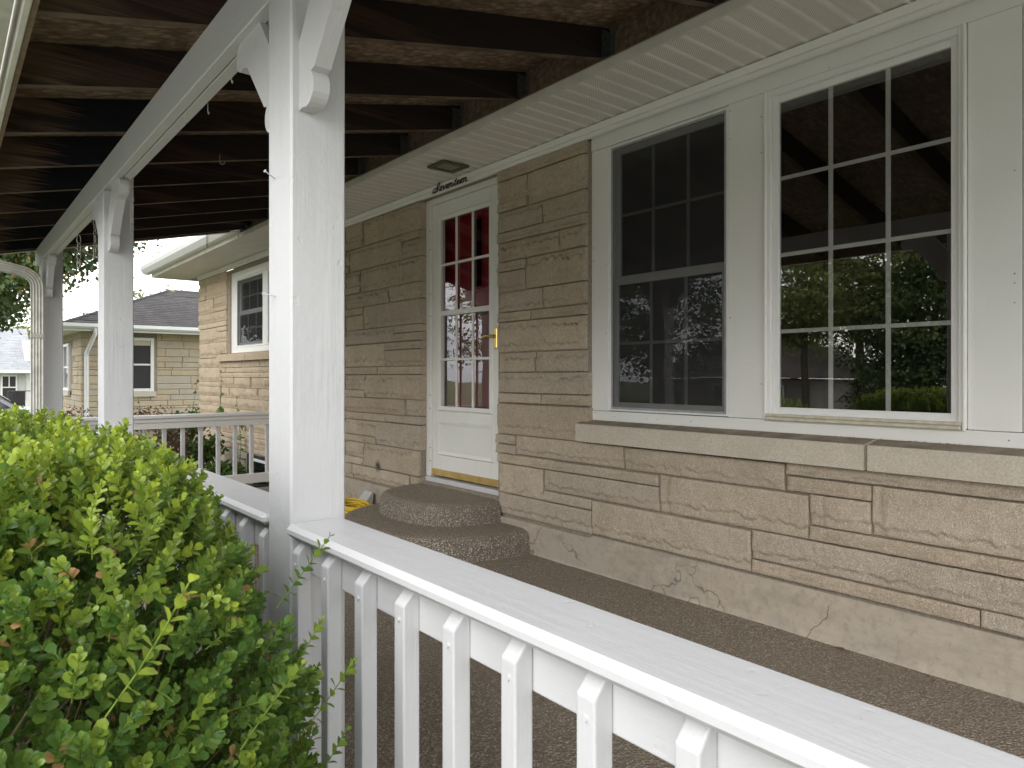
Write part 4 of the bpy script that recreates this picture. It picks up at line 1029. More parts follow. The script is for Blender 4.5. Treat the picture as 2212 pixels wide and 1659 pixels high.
def make_hedge(name, h, n_out, n_in, label, protos, rng, singles=0, extra=(), topyoung=.8, lump=.05, yf=None):
    t = thing(name, (h[0], h[1], h[5]), label, 'hedge', 'boxwood hedge bushes along the porch'); o = np.array(worigin(t))
    VV = []; FF = []; TT = []; off = 0; items = []
    P1, N1 = hedge_surface(h, rng, n_out, .06); P2, N2 = hedge_surface(h, rng, n_in, .30)
    P = np.concatenate([P1, P2]); N = np.concatenate([N1, N2])
    lm = fbm(P[:, 0]*5+9, P[:, 1]*5+P[:, 2]*4, 3, 3)-.45
    P = P+N*(lm*lump*2)[:, None]
    for i in range(len(P)):
        up = np.array([0, 0, 1.0]); d = N[i]*(.85)+up*.5+rng.normal(size=3)*.45
        zrel = (P[i][2]-h[5])/(h[4]-h[5])
        yv = 0.0
        if i < n_out: yv = np.clip((zrel-.72)/.28, 0, 1)*topyoung*rng.uniform(.35, 1) + (.25 if rng.rand() < .12 else 0)
        sc = rng.uniform(.8, 1.15); pi = rng.randint(len(protos))
        grp = 2 if yv > .5 else (1 if yv > .2 else 0)
        items.append((P[i]-d/np.linalg.norm(d)*.045, d, sc, grp, rng.uniform(0, 6.28)))
    for (p, d, sc, grp) in extra: items.append((np.array(p), np.array(d, float), sc, grp, rng.uniform(0, 6.28)))
    cd = [np.linalg.norm(it[0]-np.array([0, 0, 1.1])) - (.4 if i >= len(P) else 0) for i, it in enumerate(items)]
    fwd = np.array([math.sin(.6834), math.cos(.6834)])
    for i, it in enumerate(items):   # only the part facing the camera and in frame counts as largest
        q = it[0][:2]; zc_ = q @ fwd; xr = q[0]*fwd[1]-q[1]*fwd[0]
        nd = it[1]/np.linalg.norm(it[1])
        if zc_ < .1 or abs(xr/zc_) > .70 or (it[0][2]-1.1)/zc_ < -.54 or zc_*0+nd[1]*-.8+nd[2]*.5 < .1: cd[i] += 5
    order = np.argsort(cd); single = set(order[:singles].tolist())
    lm_cache = {}
    cnt = 0
    for i, (p, d, sc, grp, roll) in enumerate(items):
        if i >= len(P): pr_ = protos_long[rng.randint(len(protos_long))][grp]
        else: pr_ = protos[rng.randint(len(protos))][grp]
        B = basis(d, roll)
        if i in single and cnt < 300:
            for (m, lp, ls, tint) in pr_[3]:
                if cnt >= 300: break
                key = round(float(tint)*6)/6.
                if rng.rand() < .012: key = 2.0
                if key not in lm_cache:
                    me = npmesh('leaf', LV, LF, True, np.full(len(LV), key)); me.materials.append(M['boxleaf']); lm_cache[key] = me
                ob = bpy.data.objects.new('leaf', lm_cache[key]); COL.objects.link(ob); ob.parent = t
                A = B @ m; mt = Matrix(((A*ls*sc)).tolist()).to_4x4(); mt.translation = Vector((p+B@(lp*sc)-o).tolist()); ob.matrix_basis = mt; cnt += 1
            st2 = pr_[0][-12:]; VV.append(st2*sc @ B.T + p - o); FF.append(pr_[1][-18:]-pr_[1][-18:].min()+off); TT.append(pr_[2][-12:]); off += 12
            continue
        v = (pr_[0]*sc) @ B.T + p - o
        tt = pr_[2].copy()
        if rng.rand() < .06: tt[11:44] = 2.0
        VV.append(v); FF.append(pr_[1]+off); TT.append(tt); off += len(v)
    me = npmesh('foliage', np.concatenate(VV), np.concatenate(FF), True, np.concatenate(TT)); me.materials.append(M['boxleaf'])
    tag(link('foliage', me, None, t), kind='stuff')
    # twigs inside
    tw = MB(); base = Vector((h[0], h[1], h[5]))
    for i in range(230):
        a = Vector((h[0]+rng.uniform(-.5, .5)*h[2], h[1]+rng.uniform(-.6, .6)*h[3], h[5]))
        e_ = Vector(P1[rng.randint(len(P1))].tolist()); mid = a.lerp(e_, .55)+Vector(rng.normal(size=3)*.03); e2 = a.lerp(e_, .97)
        tw.tube([a, a.lerp(mid, .5), mid, mid.lerp(e2, .5)+Vector(rng.normal(size=3)*.01), e2], [.006, .0048, .0035, .0024, .0014], 5, False)
    part('twigs', tw, M['twig'], t)
    tw = MB()
    for i in range(70):
        j_ = rng.randint(len(P1)); e_ = Vector((P1[j_]+N1[j_]*rng.uniform(-.01, .03)).tolist()); d_ = Vector((N1[j_]*.6+rng.normal(size=3)*.6+np.array([0, 0, .3])).tolist()).normalized(); a_ = e_-d_*rng.uniform(.06, .13); q_ = rng.uniform(.0011, .0024)
        tw.tube([a_, a_.lerp(e_, .5)+Vector((rng.normal(size=3)*.006).tolist()), e_], [q_*1.3, q_, q_*.7], 5)
    part('bare_twigs', tw, M['baretwig'], t)
    return t
rngh = np.random.RandomState(21)
protos = [[sprig(rngh, 6 + i % 2, .056+.008*(i % 3), 1.0, yv) for yv in (0.0, .4, 1.0)] for i in range(7)]
protos_long = [[sprig(rngh, 9, .125, .98, yv, .5) for yv in (0.05, .4, .9)] for i in range(3)]
EX = [((.41, 1.09, .735), (.62, .10, .62), 1.05, 0), ((.44, 1.06, .54), (.75, .10, .55), 1.05, 1), ((.42, 1.05, .43), (.75, .05, .55), 1.05, 0), ((.40, 1.05, .62), (.5, .02, .6), .95, 1),
      ((.14, .87, .73), (.55, -.08, .7), 1.25, 2), ((.30, .92, .62), (.4, -.1, .6), 1.0, 1)]
make_hedge('boxwood_hedge', (-.11, 1.85, .655, 1.04, 1.0, -.33), 9600, 7200, 'nearest boxwood bush with bright new shoots, its leaves touching the foreground post', protos, rngh, 30, EX)
protos_far = [[sprig(rngh, 3, .05, 1.5, yv) for yv in (0.0, .4, 1.0)] for i in range(3)]
protos, _p = protos_far, protos
make_hedge('boxwood_hedge', (-.12, 3.85, .62, .95, .88, -.33), 1500, 700, 'second boxwood bush in the row, beside the railing before the middle post', protos, rngh)
make_hedge('boxwood_hedge', (-.14, 5.6, .62, .95, .86, -.33), 1300, 600, 'third boxwood bush in the row, near the cream downspout', protos, rngh)
make_hedge('boxwood_hedge', (-.30, -.25, .42, .30, .55, -.33), 250, 150, 'low boxwood bush behind the camera at the near end of the row', protos, rngh)

# ================================================================ TREES
def leaf_cloud(centers, radii, n, size, rng, tintf=lambda p: .4, clump=.5, orange=None):
    """two-triangle folded leaves grouped in clumps inside ellipsoids"""
    C = []; tot = sum(r_[0]*r_[1]*r_[2] for r_ in radii)
    for c_, r_ in zip(centers, radii):
        k_ = int(n*(r_[0]*r_[1]*r_[2])/tot); ncl = max(4, k_//42)
        d = rng.normal(size=(ncl, 3)); d /= np.linalg.norm(d, axis=1)[:, None]; rad = rng.uniform(.45, 1.0, ncl)**.6
        cl = np.array(c_)+d*rad[:, None]*np.array(r_)
        tl = rng.uniform(0, 1, ncl)
        idx = rng.randint(ncl, size=k_)
        off_ = rng.normal(size=(k_, 3))*clump*np.array([1, 1, .45])
        C.append(np.concatenate([cl[idx]+off_, tl[idx][:, None]], 1))
    C = np.concatenate(C); k_ = len(C); P = C[:, :3]
    a = rng.normal(size=(k_, 3)); a[:, 2] -= .5; a /= np.linalg.norm(a, axis=1)[:, None]
    b = np.cross(a, rng.normal(size=(k_, 3))); b /= np.linalg.norm(b, axis=1)[:, None]; nrm = np.cross(a, b)
    s_ = size*rng.uniform(.7, 1.25, k_)[:, None]
    v0 = P; v1 = P+a*s_*.55+b*s_*.42+nrm*s_*.1; v2 = P+a*s_*1.05; v3 = P+a*s_*.5-b*s_*.42+nrm*s_*.1
    V = np.stack([v0, v1, v2, v3], 1).reshape(-1, 3); i = np.arange(k_)*4
    F = np.concatenate([np.stack([i, i+1, i+2], 1), np.stack([i, i+2, i+3], 1)])
    tint = np.clip(C[:, 3]*.7+rng.uniform(0, .3, k_), 0, 1)
    if orange is not None:
        m = orange(P) > rng.uniform(0, 1, k_); tint[m] = 2.0
    return V, F, np.repeat(tint, 4)
def tree(name, base, trunk_h, trunk_r, centers, radii, n, size, label, mat='treeleaf', cat='tree', group=None, clump=.35, seed=1, orange=None, lean=(0, 0)):
    rng = np.random.RandomState(seed); t = thing(name, base, label, cat, group); o = np.array(worigin(t))
    V, F, T = leaf_cloud(centers, radii, n, size, rng, clump=clump, orange=orange)
    me = npmesh('crown', V-o, F, False, T); me.materials.append(M[mat]); link('crown', me, None, t)
    tb = MB(); b = Vector(base); top = b+Vector((lean[0], lean[1], trunk_h))
    tb.tube([b-Vector((0, 0, .2)), b.lerp(top, .15), b.lerp(top, .5)+Vector((.05, .03, 0)), top], [trunk_r*1.35, trunk_r, trunk_r*.85, trunk_r*.6], 12)
    for c_, r_ in zip(centers, radii):
        for k_ in range(7):
            e_ = Vector(c_)+Vector([rng.uniform(-.7, .7)*r_[q] for q in range(3)]); s0 = b.lerp(top, rng.uniform(.55, 1))
            m_ = s0.lerp(e_, .5)+Vector((0, 0, .12*(e_-s0).length))
            tb.tube([s0, m_, e_], [trunk_r*.35, trunk_r*.2, trunk_r*.06], 7, False)
    part('trunk', tb, M['bark'], t); return t
org = lambda P: np.where((np.abs(P[:, 0]-1.35) < .6) & (np.abs(P[:, 2]-2.95) < .55), .10, .003)
tree('maple_tree', (-2.6, 14.5, gz(-2.6, 14.5)), 5.0, .24, [(-1.4, 14.2, 6.4), (-.4, 14.3, 3.25), (1.35, 14.0, 3.75), (2.35, 14, 3.55), (.55, 13.2, 3.1), (-.2, 15.5, 4.0)], [(2.2, 2.2, 2.2), (1.55, 1.6, 1.95), (1.1, 1.2, 1.15), (.45, .5, .40), (.9, 1.0, 1.1), (1.8, 1.2, 2.0)], 115000, .085, 'dark green maple with a patch of orange leaves at upper left', seed=4, clump=.22, orange=org)
tree('shade_tree', (7.5, 36, -1.6), 4, .25, [(7.5, 36, 3.2), (10, 38, 3.4)], [(2.2, 2, 1.9), (2.5, 2, 2.1)], 5000, .16, 'small green treetop just above the neighbouring roof', 'treeleaf2', seed=9, clump=.3)
tree('shade_tree', (2.0, 46, -1.8), 4, .25, [(2.2, 50, 3.0), (5, 52, 2.4)], [(3, 2.4, 3.0), (3, 2, 2.0)], 6000, .2, 'yellow-green tree behind the pale far house', 'treeleaf2', seed=10, clump=.4)
# trees across the street, mirrored in the windows
TR = [((-19, 9.5), 9, 3.4, 'treeleaf2', 'broad golden-green tree across the street'), ((-21, 4.8), 10.5, 4.2, 'treeleaf', 'tall dark green tree across the street, left of the golden one'),
      ((-26, 14.5), 10, 3.6, 'treeleaf2', 'airy tree across the street beside the brown-roofed house'), ((-24, -2.5), 11, 4.4, 'treeleaf', 'tall dark tree across the street toward the near end'),
      ((-34, 22), 9, 3.2, 'treeleaf', 'thin dark tree behind the brown-roofed house'), ((-14.5, 21), 9, 3.3, 'treeleaf2', 'loose green tree at the far end of the street side, nearer the road'), ((-20, 31), 10, 4.0, 'treeleaf', 'wide dark tree farthest along the street')]
for i, ((x, y), h_, r_, mt, lb_) in enumerate(TR):
    b = gz(x, y); h_ *= 1.25; nn = 15000 if i < 3 else 12000
    tree('street_tree', (x, y, b), h_*.55, .22, [(x, y, b+h_*.66), (x+1.3, y+1.8, b+h_*.45), (x-1, y-1.8, b+h_*.5)], [(r_*1.15, r_*1.25, h_*.42), (r_*.75, r_*.85, h_*.25), (r_*.75, r_*.8, h_*.28)], nn, .14, lb_, mt, group='trees across the street', seed=40+i, clump=.30)

for i, (x, y, zc_, rx_, rz_, n_, mt, lb_) in enumerate([(-18.5, 8.3, 2.9, 2.5, 3.0, 15000, 'treeleaf', 'dense low-branched dark tree across the street in front of the tall ones'), (-20, 5.8, 2.6, 2.4, 3.2, 11000, 'treeleaf', 'bushy dark tree across the street next to the white shed'), (-17, 12.2, 3.9, 2.2, 1.9, 6500, 'treeleaf2', 'small airy yellow-green tree across the street near the pavement'), (-15, 17.0, 3.3, 2.8, 2.4, 9000, 'treeleaf', 'round mid-green tree in front of the brown-roofed house'), (-23, 10.5, 1.0, 2.6, 2.0, 7000, 'treeleaf', 'low wide bushy tree between the street trees and the brown-roofed house')]):
    tree('street_tree', (x, y, gz(x, y)), zc_+1.0, .13, [(x, y, zc_), (x+.8, y+1.0, zc_-.5)], [(rx_, rx_, rz_), (rx_*.6, rx_*.7, rz_*.6)], n_, .13, lb_, mt, group='trees across the street', seed=70+i, clump=.26)

# ================================================================ NEIGHBOURING STONE HOUSE
nh = thing('neighbour_house', (5, 21, -.9), 'low tan stone house with dark hip roof and white gutter next door', 'house')
NX, NY = 2.44, 18.0
nw = MB(); nw.box(NX+.012, 9.5, NY+.012, 23.0, -1.2, 2.10); nwo = part('wall', nw, M['mortar'], nh)
def boxstone(parent, x0, x1, y0, y1, z0, z1, mat):
    mb = MB().box(x0, x1, y0, y1, z0, z1, .008); return part('stone', mb, mat, parent)
rngn = random.Random(3); z = .02; cnt = 0
while z < 2.08:
    h = rngn.choice((.06, .13, .13, .19)); h = min(h, 2.10-z)
    if h < .03: break
    x = NX
    while x < 6.6:
        l = rngn.uniform(.3, 1.0); x1 = min(x+l, 6.6)
        pr_ = rngn.uniform(0, .012)
        segs = [(x, x1)]
        if z+h > .68 and z < 1.98:   # window hole 3.0-3.87 (casing)
            segs = [(a, b) for a, b in ((x, min(x1, 2.93)), (max(x, 3.95), x1)) if b-a > .06]
        for a, b in segs:
            boxstone(nwo, a, b-.012, NY-pr_, NY+.02, z, z+h-.012, M['nstone']); cnt += 1
        x = x1
    y = NY+.0
    while y < 22.5 and cnt < 298:
        l = rngn.uniform(.35, 1.1); y1_ = min(y+l, 22.5)
        if not (z+h > .70 and z < 1.93 and y1_ > 19.6 and y < 20.75): boxstone(nwo, NX-rngn.uniform(0, .012), NX+.02, y+.03, y1_-.012, z, z+h-.012, M['nstone']); cnt += 1
        y = y1_
    z += h
def nwindow(y0, y1, z0, z1, ax, pos, label=None):
    mb = MB(); gl = MB(); t_ = .07
    def bx(m, a, b, c_, d_, p0, p1):
        if ax == 'y': m.box(a, b, pos+p0, pos+p1, c_, d_, .004)
        else: m.box(pos+p0, pos+p1, a, b, c_, d_, .004)
    bx(mb, y0, y0+t_, z0, z1, -.04, .02); bx(mb, y1-t_, y1, z0, z1, -.04, .02); bx(mb, y0+t_, y1-t_, z1-t_, z1, -.04, .02); bx(mb, y0+t_, y1-t_, z0, z0+t_, -.04, .02); zm = (z0+z1)/2
    bx(mb, y0+t_, y1-t_, zm-.02, zm+.02, -.025, .015)
    wn = part('window', mb, M['vinyl'], nh, label)
    bx(gl, y0+t_, y1-t_, z0+t_, z1-t_, -.008, .004); part('pane', gl, M['npane'], wn)
    sl = MB(); bx(sl, y0-.05, y1+.05, z0-.12, z0-.003, -.05, .0); part('sill_stone', sl, M['sill'], wn)
def npane():
    s = NB('dark_reflective_pane'); s.set((.035, .037, .042), .08, spec=.9); return s.m
M['npane'] = npane()
nwindow(3.0, 3.88, .74, 1.98, 'y', NY-.01, 'white double-hung window with pale blind top')
part('blind', MB().box(3.08, 3.80, NY-.035, NY-.03, 1.80, 1.905), simple_cached('cream_blind', (.5, .45, .32)), nh)
nwindow(19.7, 20.65, .74, 1.88, 'x', NX-.01)
# eaves
ev = .45; ex0, ey0 = NX-ev, NY-ev
sfm = MB(); sfm.box(ex0+.02, NX, ey0+.02, 23.4, 2.085, 2.10); sfm.box(NX, 9.9, ey0+.02, NY, 2.085, 2.10); part('soffit', sfm, M['alum'], nh)
fc = MB(); fc.box(ex0, 9.9, ey0-.02, ey0, 2.07, 2.19, .003); fc.box(ex0-.02, ex0, ey0-.02, 23.4, 2.07, 2.19, .003); part('fascia', fc, M['vinyl'], nh)
gt = MB(); gt.prism([(ey0-.022, 2.20), (ey0-.022, 2.12), (ey0-.09, 2.12), (ey0-.13, 2.16), (ey0-.13, 2.23), (ey0-.12, 2.23), (ey0-.12, 2.17), (ey0-.085, 2.13), (ey0-.03, 2.13), (ey0-.03, 2.2)], 0, ex0-.1, 9.9); part('gutter', gt, M['vinyl'], nh)
ds = thing('neighbour_downspout', (2.72, 17.9, -.8), 'white downspout at the corner of the neighbouring stone house', 'downspout')
dm = MB(); dm.tube([(2.62, ey0-.07, 2.12), (2.62, ey0-.07, 2.02), (2.52, NY-.09, 1.60), (2.52, NY-.09, 1.5), (2.52, NY-.09, -.8)], .045, 4); part('pipe', dm, M['vinyl'], ds)
# stepped shingle roof
rh = MB(); d_ = 2.75; rx, ry = ex0-.0, ey0-.02; zr0, rise = 2.20, 1.15; NR = 22
def rp_(k_, s_=0):
    f = k_/NR; zz = zr0+rise*f+s_; return f*d_, zz
for k_ in range(NR):
    a, z0_ = rp_(k_, .012); b, z1_ = rp_(k_+1, .0)
    # front slope (faces -y), hip at the left
    rh.add([(rx+a, ry+a, z0_), (9.9, ry+a, z0_), (9.9, ry+b, z1_), (rx+b, ry+b, z1_)], [(0, 1, 2, 3)])
    rh.add([(rx+a, ry+a, z0_), (9.9, ry+a, z0_), (9.9, ry+a, z0_-.014), (rx+a, ry+a, z0_-.014)], [(0, 1, 2, 3)])
    yb = 23.4
    rh.add([(rx+a, ry+a, z0_), (rx+a, yb-a, z0_), (rx+b, yb-b, z1_), (rx+b, ry+b, z1_)], [(0, 1, 2, 3)])
    rh.add([(rx+a, ry+a, z0_), (rx+a, yb-a, z0_), (rx+a, yb-a, z0_-.014), (rx+a, ry+a, z0_-.014)], [(0, 1, 2, 3)])
part('roof', rh, M['shingle'], nh)
rv = MB(); rv.prism([(ry+d_-.1, zr0+rise-.04), (ry+d_, zr0+rise+.05), (ry+d_+.1, zr0+rise-.04)], 0, rx+d_+.15, 9.9); part('ridge_vent', rv, M['rubber'], nh)
hc = MB(); hc.tube([(rx+d_*f, ry+d_*f, zr0+rise*f+.012) for f in (0, .5, 1)], .035, 6); part('hip_cap', hc, M['shingle'], nh)

# ================================================================ FAR WHITE HOUSE (Y = 42)
K = 1.5
fh = thing('far_house', (3, 44, -1.6), 'pale sided house with light grey roof and shutters far left', 'house')
def fk(x, z): return x*K, 1.1+(z-1.1)*K
x0_, x1_ = -3.0, 5.0; ez = fk(0, 1.177)[1]
fw = MB(); fw.box(x0_, x1_, 42.0, 49, -1.9, ez+.05); fwo = part('wall', fw, M['siding'], fh)
zz = -1.6
while zz < ez-.12:
    part('siding_board', MB().box(3.33, x1_, 41.975, 41.998, zz, zz+.115), M['siding'], fwo)
    part('siding_board', MB().box(x0_, 2.31, 41.975, 41.998, zz, zz+.115), M['siding'], fwo); zz += .125
rf2 = MB(); zA, zB = fk(0, 1.272)[1], 3.6; nr = 26
for k_ in range(nr):
    f0, f1 = k_/nr, (k_+1)/nr; ya, yb2 = 41.5+f0*3.8, 41.5+f1*3.8; za_, zb_ = zA+(zB-zA)*f0+.02, zA+(zB-zA)*f1
    rf2.add([(x0_-.4, ya, za_), (3.62, ya, za_), (3.62, yb2, zb_), (x0_-.4, yb2, zb_)], [(0, 1, 2, 3)])
    rf2.add([(x0_-.4, ya, za_-.03), (3.62, ya, za_-.03), (3.62, ya, za_), (x0_-.4, ya, za_)], [(0, 1, 2, 3)])
part('roof', rf2, M['shingle_light'], fh)
part('gutter', MB().box(x0_-.4, 3.62, 41.38, 41.5, ez+.02, zA, .01), M['vinyl'], fh)
part('gable', MB().prism([(3.3, ez), (6.5, ez), (6.5, 3.0), (3.3, 2.9)], 1, 42.3, 44), M['siding'], fh)
fwn = MB(); a0, zt_ = fk(1.545, 1.13); a1, zb2 = fk(1.985, .30); fwn.box(a0, a0+.07, 41.93, 41.97, zb2, zt_, .004); fwn.box(a1-.07, a1, 41.93, 41.97, zb2, zt_, .004); fwn.box(a0+.07, a1-.07, 41.93, 41.97, zt_-.07, zt_, .004); fwn.box(a0+.07, a1-.07, 41.93, 41.97, zb2, zb2+.07, .004)
zm = fk(0, .73)[1]; fwn.box(a0+.07, a1-.07, 41.94, 41.965, zm-.025, zm+.025); fwn.box((a0+a1)/2-.02, (a0+a1)/2+.02, 41.945, 41.96, zm+.025, zt_-.07)
fo = part('window', fwn, M['vinyl'], fh); part('pane', MB().box(a0+.07, a1-.07, 41.95, 41.956, zb2+.07, zt_-.07), M['npane'], fo)
a0, _ = fk(2.003, 0); a1, _ = fk(2.193, 0); part('shutter', MB().box(a0, a1, 41.93, 41.97, fk(0, .33)[1], fk(0, 1.16)[1], .006), M['greytrim'], fh)
# stump and railing in front of it
t = thing('tree_stump', (2.0, 29, -1.3), 'dark rough-barked stump standing at far left before the pale house', 'stump')
V_ = []; F_ = []; n_ = 28
for j, (z, r_) in enumerate([(-1.4, .30), (-.8, .25), (-.1, .235), (.56, .235), (.595, .24), (.60, .20), (.60, .01)]):
    for i in range(n_):
        a = 2*math.pi*i/n_; rr_ = r_*(1+.04*math.sin(i*4.4)+.02*math.sin(i*9)); V_.append((2.02+rr_*math.cos(a), 29+rr_*math.sin(a), z))
for j in range(6):
    for i in range(n_): F_.append((j*n_+i, j*n_+(i+1) % n_, (j+1)*n_+(i+1) % n_, (j+1)*n_+i))
part('stump_trunk', MB().add(V_, F_, True), M['stump'], t)
t = thing('iron_railing', (2.4, 29.2, -1.3), 'thin black iron handrail beside the dark stump', 'railing')
ir = MB().box(1.95, 3.0, 29.3, 29.33, .57, .595); part('handrail', ir, M['blackmetal'], t)
for x in (2.06, 2.28, 2.5): part('baluster', MB().box(x, x+.022, 29.3, 29.32, -1.3, .57), M['blackmetal'], t)
part('handrail', MB().tube([(1.15, 29, .62), (1.72, 29, .36)], .02, 6), M['blackmetal'], t)

# parked car far left
t = thing('parked_car', (.3, 25, -1.05), 'silver parked car at the far left edge, mostly hidden by the hedge', 'car')
def car():
    CX_ = .78
    g0 = gz(.3, 25); W = .85
    side = [(-2.9, .30), (-2.9, .75), (-2.75, .95), (-2.1, 1.02), (-1.5, 1.42), (-.2, 1.46), (.35, 1.36), (1.05, .98), (1.85, .88), (2.05, .70), (2.08, .32), (1.8, .22), (-2.7, .22)]
    secs = [(-W, .80), (-W*.96, .93), (-W*.6, 1.0), (0, 1.015), (W*.6, 1.0), (W*.96, .93), (W, .80)]
    V = []; F = []; n = len(side)
    for (w_, k_) in secs:
        for (a, z) in side:
            sh = 1-(.16 if z > 1.1 else 0)*abs(w_)/W
            V.append((CX_+a, 25+w_*sh, g0+ (z*k_ if z > .5 else z)*1.27))
    for j in range(len(secs)-1):
        for i in range(n): F.append((j*n+i, j*n+(i+1) % n, (j+1)*n+(i+1) % n, (j+1)*n+i))
    b_ = MB().add(V, F); b_.add(V[:n], [tuple(range(n))]); b_.add(V[-n:], [tuple(range(n))])
    bo = part('body', b_, M['silver'], t)
    wn = MB().add([(CX_+.40, 25-.55, g0+1.745), (CX_+.40, 25+.55, g0+1.745), (CX_+1.02, 25+.66, g0+1.285), (CX_+1.02, 25-.66, g0+1.285)], [(0, 1, 2, 3)]); part('windscreen', wn, M['npane'], t)
    sw = MB().add([(CX_-1.35, 24.235, g0+1.68), (CX_+.2, 24.235, g0+1.68), (CX_+.8, 24.19, g0+1.24), (CX_-1.75, 24.19, g0+1.24)], [(0, 1, 2, 3)]); part('side_window', sw, M['npane'], t)
    for wx in (CX_-1.9, CX_+1.45):
        for wy in (24.16, 25.60):
            wh = MB(); wh.tube([(wx, wy, g0+.31), (wx, wy+.2, g0+.31)], .31, 24); wo = part('wheel', wh, M['rubber'], t)
            part('rim', MB().tube([(wx, wy-.004, g0+.31), (wx, wy+.19, g0+.31)], .19, 16), M['steel'], wo)
    part('headlight', MB().box(CX_+1.9, CX_+2.06, 24.3, 24.5, g0+.75, g0+.90, .02), M['vinyl'], t); part('headlight', MB().box(CX_+1.9, CX_+2.06, 25.5, 25.7, g0+.75, g0+.90, .02), M['vinyl'], t)
car()

# house across the street (mirrored in the picture window)
ah = thing('street_house', (-24, 19, -1.4), 'brick house with brown hip roof across the street', 'house')
aw = MB().box(-30, -22, 14.7, 23.2, -2, .95); part('wall', aw, simple_cached('pinkish_brick', (.30, .26, .23)), ah)
ar = MB(); e = 1.0; ar.add([(-21.5, 14.2, e), (-21.5, 23.7, e), (-30.5, 23.7, e), (-30.5, 14.2, e), (-26, 17.4, e+1.9), (-26, 20.5, e+1.9)], [(0, 1, 5, 4), (1, 2, 5), (2, 3, 4, 5), (3, 0, 4), (0, 3, 2, 1)]); part('roof', ar, shingles('rust_brown_shingle', (.10, .085, .078), (.15, .13, .12)), ah)
for yy in (15.8, 18.4, 21.0):
    wo = part('window', MB().box(-21.99, -21.94, yy, yy+1.1, -.5, .7), M['vinyl'], ah); part('pane', MB().box(-21.935, -21.93, yy+.08, yy+1.02, -.42, .62), M['npane'], wo)
sh_ = thing('garden_shed', (-27, 5.5, -1.5), 'white gabled shed under the dark trees across the street', 'shed')
part('wall', MB().box(-29, -25.5, 4.0, 7.0, -2, .2), M['siding'], sh_); part('roof', MB().prism([(3.7, .2), (5.5, 1.3), (7.3, .2), (7.3, .32), (5.5, 1.42), (3.7, .32)], 0, -29.2, -25.3), M['shingle'], sh_)

# overhead wires
def wire(a, b, sag, r, label):
    a, b = Vector(a), Vector(b); P_ = [a.lerp(b, i/16)-Vector((0, 0, sag*4*(i/16)*(1-i/16))) for i in range(17)]
    solo('overhead_wire', MB().tube(P_, r, 5, False), M['wire'], label, 'wire', 'overhead service wires')
wire((-9, 12, 4.6), (3.3, 17.6, 2.35), .35, .010, 'thicker cable dropping to the corner of the neighbouring roof')
wire((-9, 14, 4.6), (3.4, 17.62, 2.30), .65, .007, 'thin cable sagging below the thicker one to the neighbouring roof')
wire((-8, 12.5, 3.62), (9, 15, 3.40), .15, .005, 'thin wire crossing the sky above the neighbouring roof')
wire((-8, 10, 2.55), (7.6, 17, 2.85), .1, .004, 'faint lower wire in front of the maple')
cb = MB(); rr_ = random.Random(8)
for k_ in range(3):
    x = 3.2+.07*k_; cb.tube(sm_curve([(x, 17.43, 2.28), (x-.12, 17.40, 2.05), (x-.10, 17.5, 1.75), (x+.12, 17.6, 1.55), (x+.22, 17.7, 1.70)], 5), .008, 5)
solo('service_cables', cb, M['wire'], 'looped black cables hanging at the eave of the neighbouring house', 'cables')

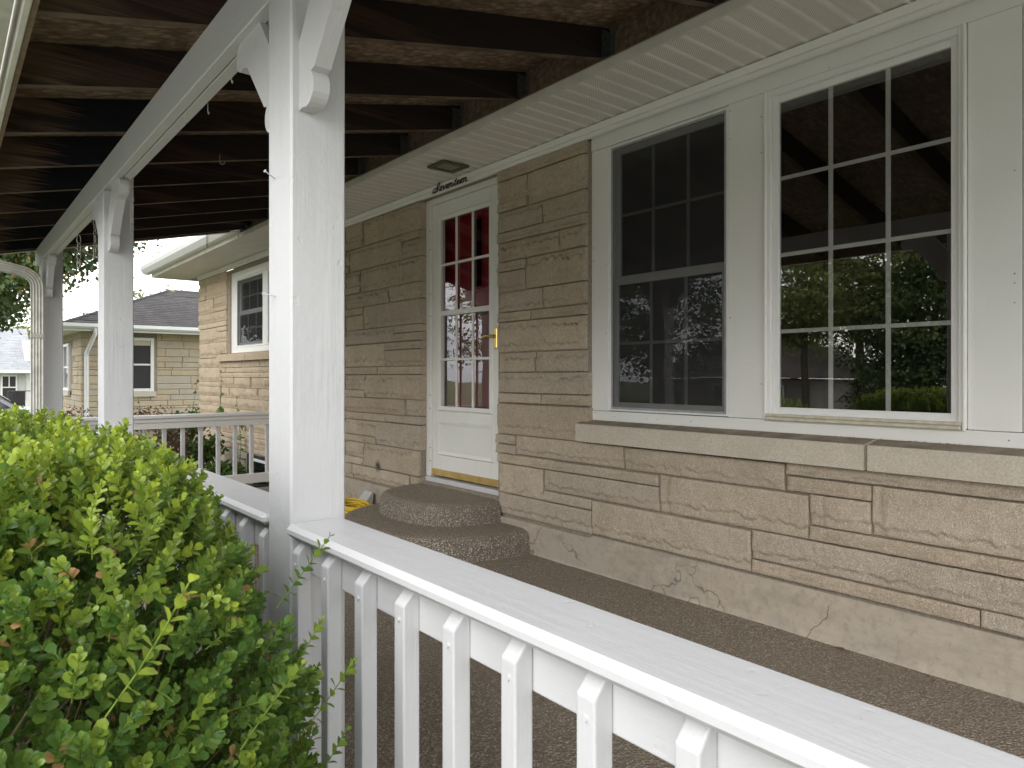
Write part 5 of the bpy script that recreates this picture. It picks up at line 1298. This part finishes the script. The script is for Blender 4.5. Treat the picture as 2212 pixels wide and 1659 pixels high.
# ================================================================ GARDEN PLANTS beyond the far railing
def shrub(name, base, r_, h_, n, size, mat, label, seed, clump=.07):
    rng = np.random.RandomState(seed); t = thing(name, base, label, 'plant'); o = np.array(worigin(t))
    V, F, T = leaf_cloud([(base[0], base[1], base[2]+h_*.55)], [(r_, r_, h_*.5)], n, size, rng, clump=clump)
    me = npmesh('foliage', V-o, F, False, T); me.materials.append(M[mat]); tag(link('foliage', me, None, t), kind='stuff')
    s_ = MB()
    for k_ in range(9): s_.tube([base, Vector(base)+Vector((rng.uniform(-.6, .6)*r_, rng.uniform(-.6, .6)*r_, h_*.7))], .004, 5, False)
    part('stem', s_, M['bark'], t)
shrub('dark_shrub', (1.75, 8.4, -.32), .42, 1.02, 5200, .028, 'redleaf', 'dark reddish-brown shrub behind the left balusters of the far railing', 61)
shrub('dark_shrub', (1.15, 9.6, -.32), .45, 1.02, 3500, .030, 'redleaf', 'brownish low shrub behind the middle post, farther off', 62)
shrub('leafy_plant', (2.25, 8.9, -.32), .33, .95, 2200, .055, 'greenleaf', 'green leafy plant behind the middle of the far railing', 63)
shrub('leafy_plant', (2.42, 7.95, -.32), .28, .42, 800, .08, 'greenleaf', 'low broad-leaved plant at the foot of the far wall', 64)
def tallstem(x, y, h_, label, seed):
    rng = np.random.RandomState(seed); t = thing('tall_weed', (x, y, -.32), label, 'plant', 'tall weeds by the far wall'); o = Vector((x, y, -.32))
    P_ = [o+Vector((.03*math.sin(i*.7+seed), .02*math.cos(i), h_*i/10)) for i in range(11)]
    part('stem', MB().tube(P_, [.005-.0003*i for i in range(11)], 6), simple_cached('green_stem', (.12, .17, .05)), t)
    lv = leafm
    for i in range(22):
        p = P_[0].lerp(P_[-1], .35+.65*i/21); p = P_[min(10, int(3.5+6.5*i/21))]; a = rng.uniform(0, 6.28); s_ = rng.uniform(.7, 1.3)*(1.0 if i < 15 else .6)
        ob = link('leaf', lv, None, t); ob.location = p-o+Vector((0, 0, rng.uniform(-.04, .04))); ob.rotation_euler = (rng.uniform(-.9, .5), 0, a); ob.scale = (s_,)*3
LV2, LF2 = leaf_template(.075, .05, .1, .3); leafm = npmesh('leaf', LV2, LF2, True, np.full(len(LV2), .65)); leafm.materials.append(M['greenleaf'])
tallstem(2.55, 9.6, 1.50, 'tall weed with leafy top against the neighbouring wall corner', 1)
tallstem(2.66, 8.95, 1.50, 'tall weed rising above the railing in front of the near stone corner', 2)
tallstem(1.95, 9.8, 1.15, 'shorter weed left of the tall ones above the railing', 3)
tallstem(2.75, 8.5, 1.18, 'small weed just right of the tall pair by the stone wall', 4)
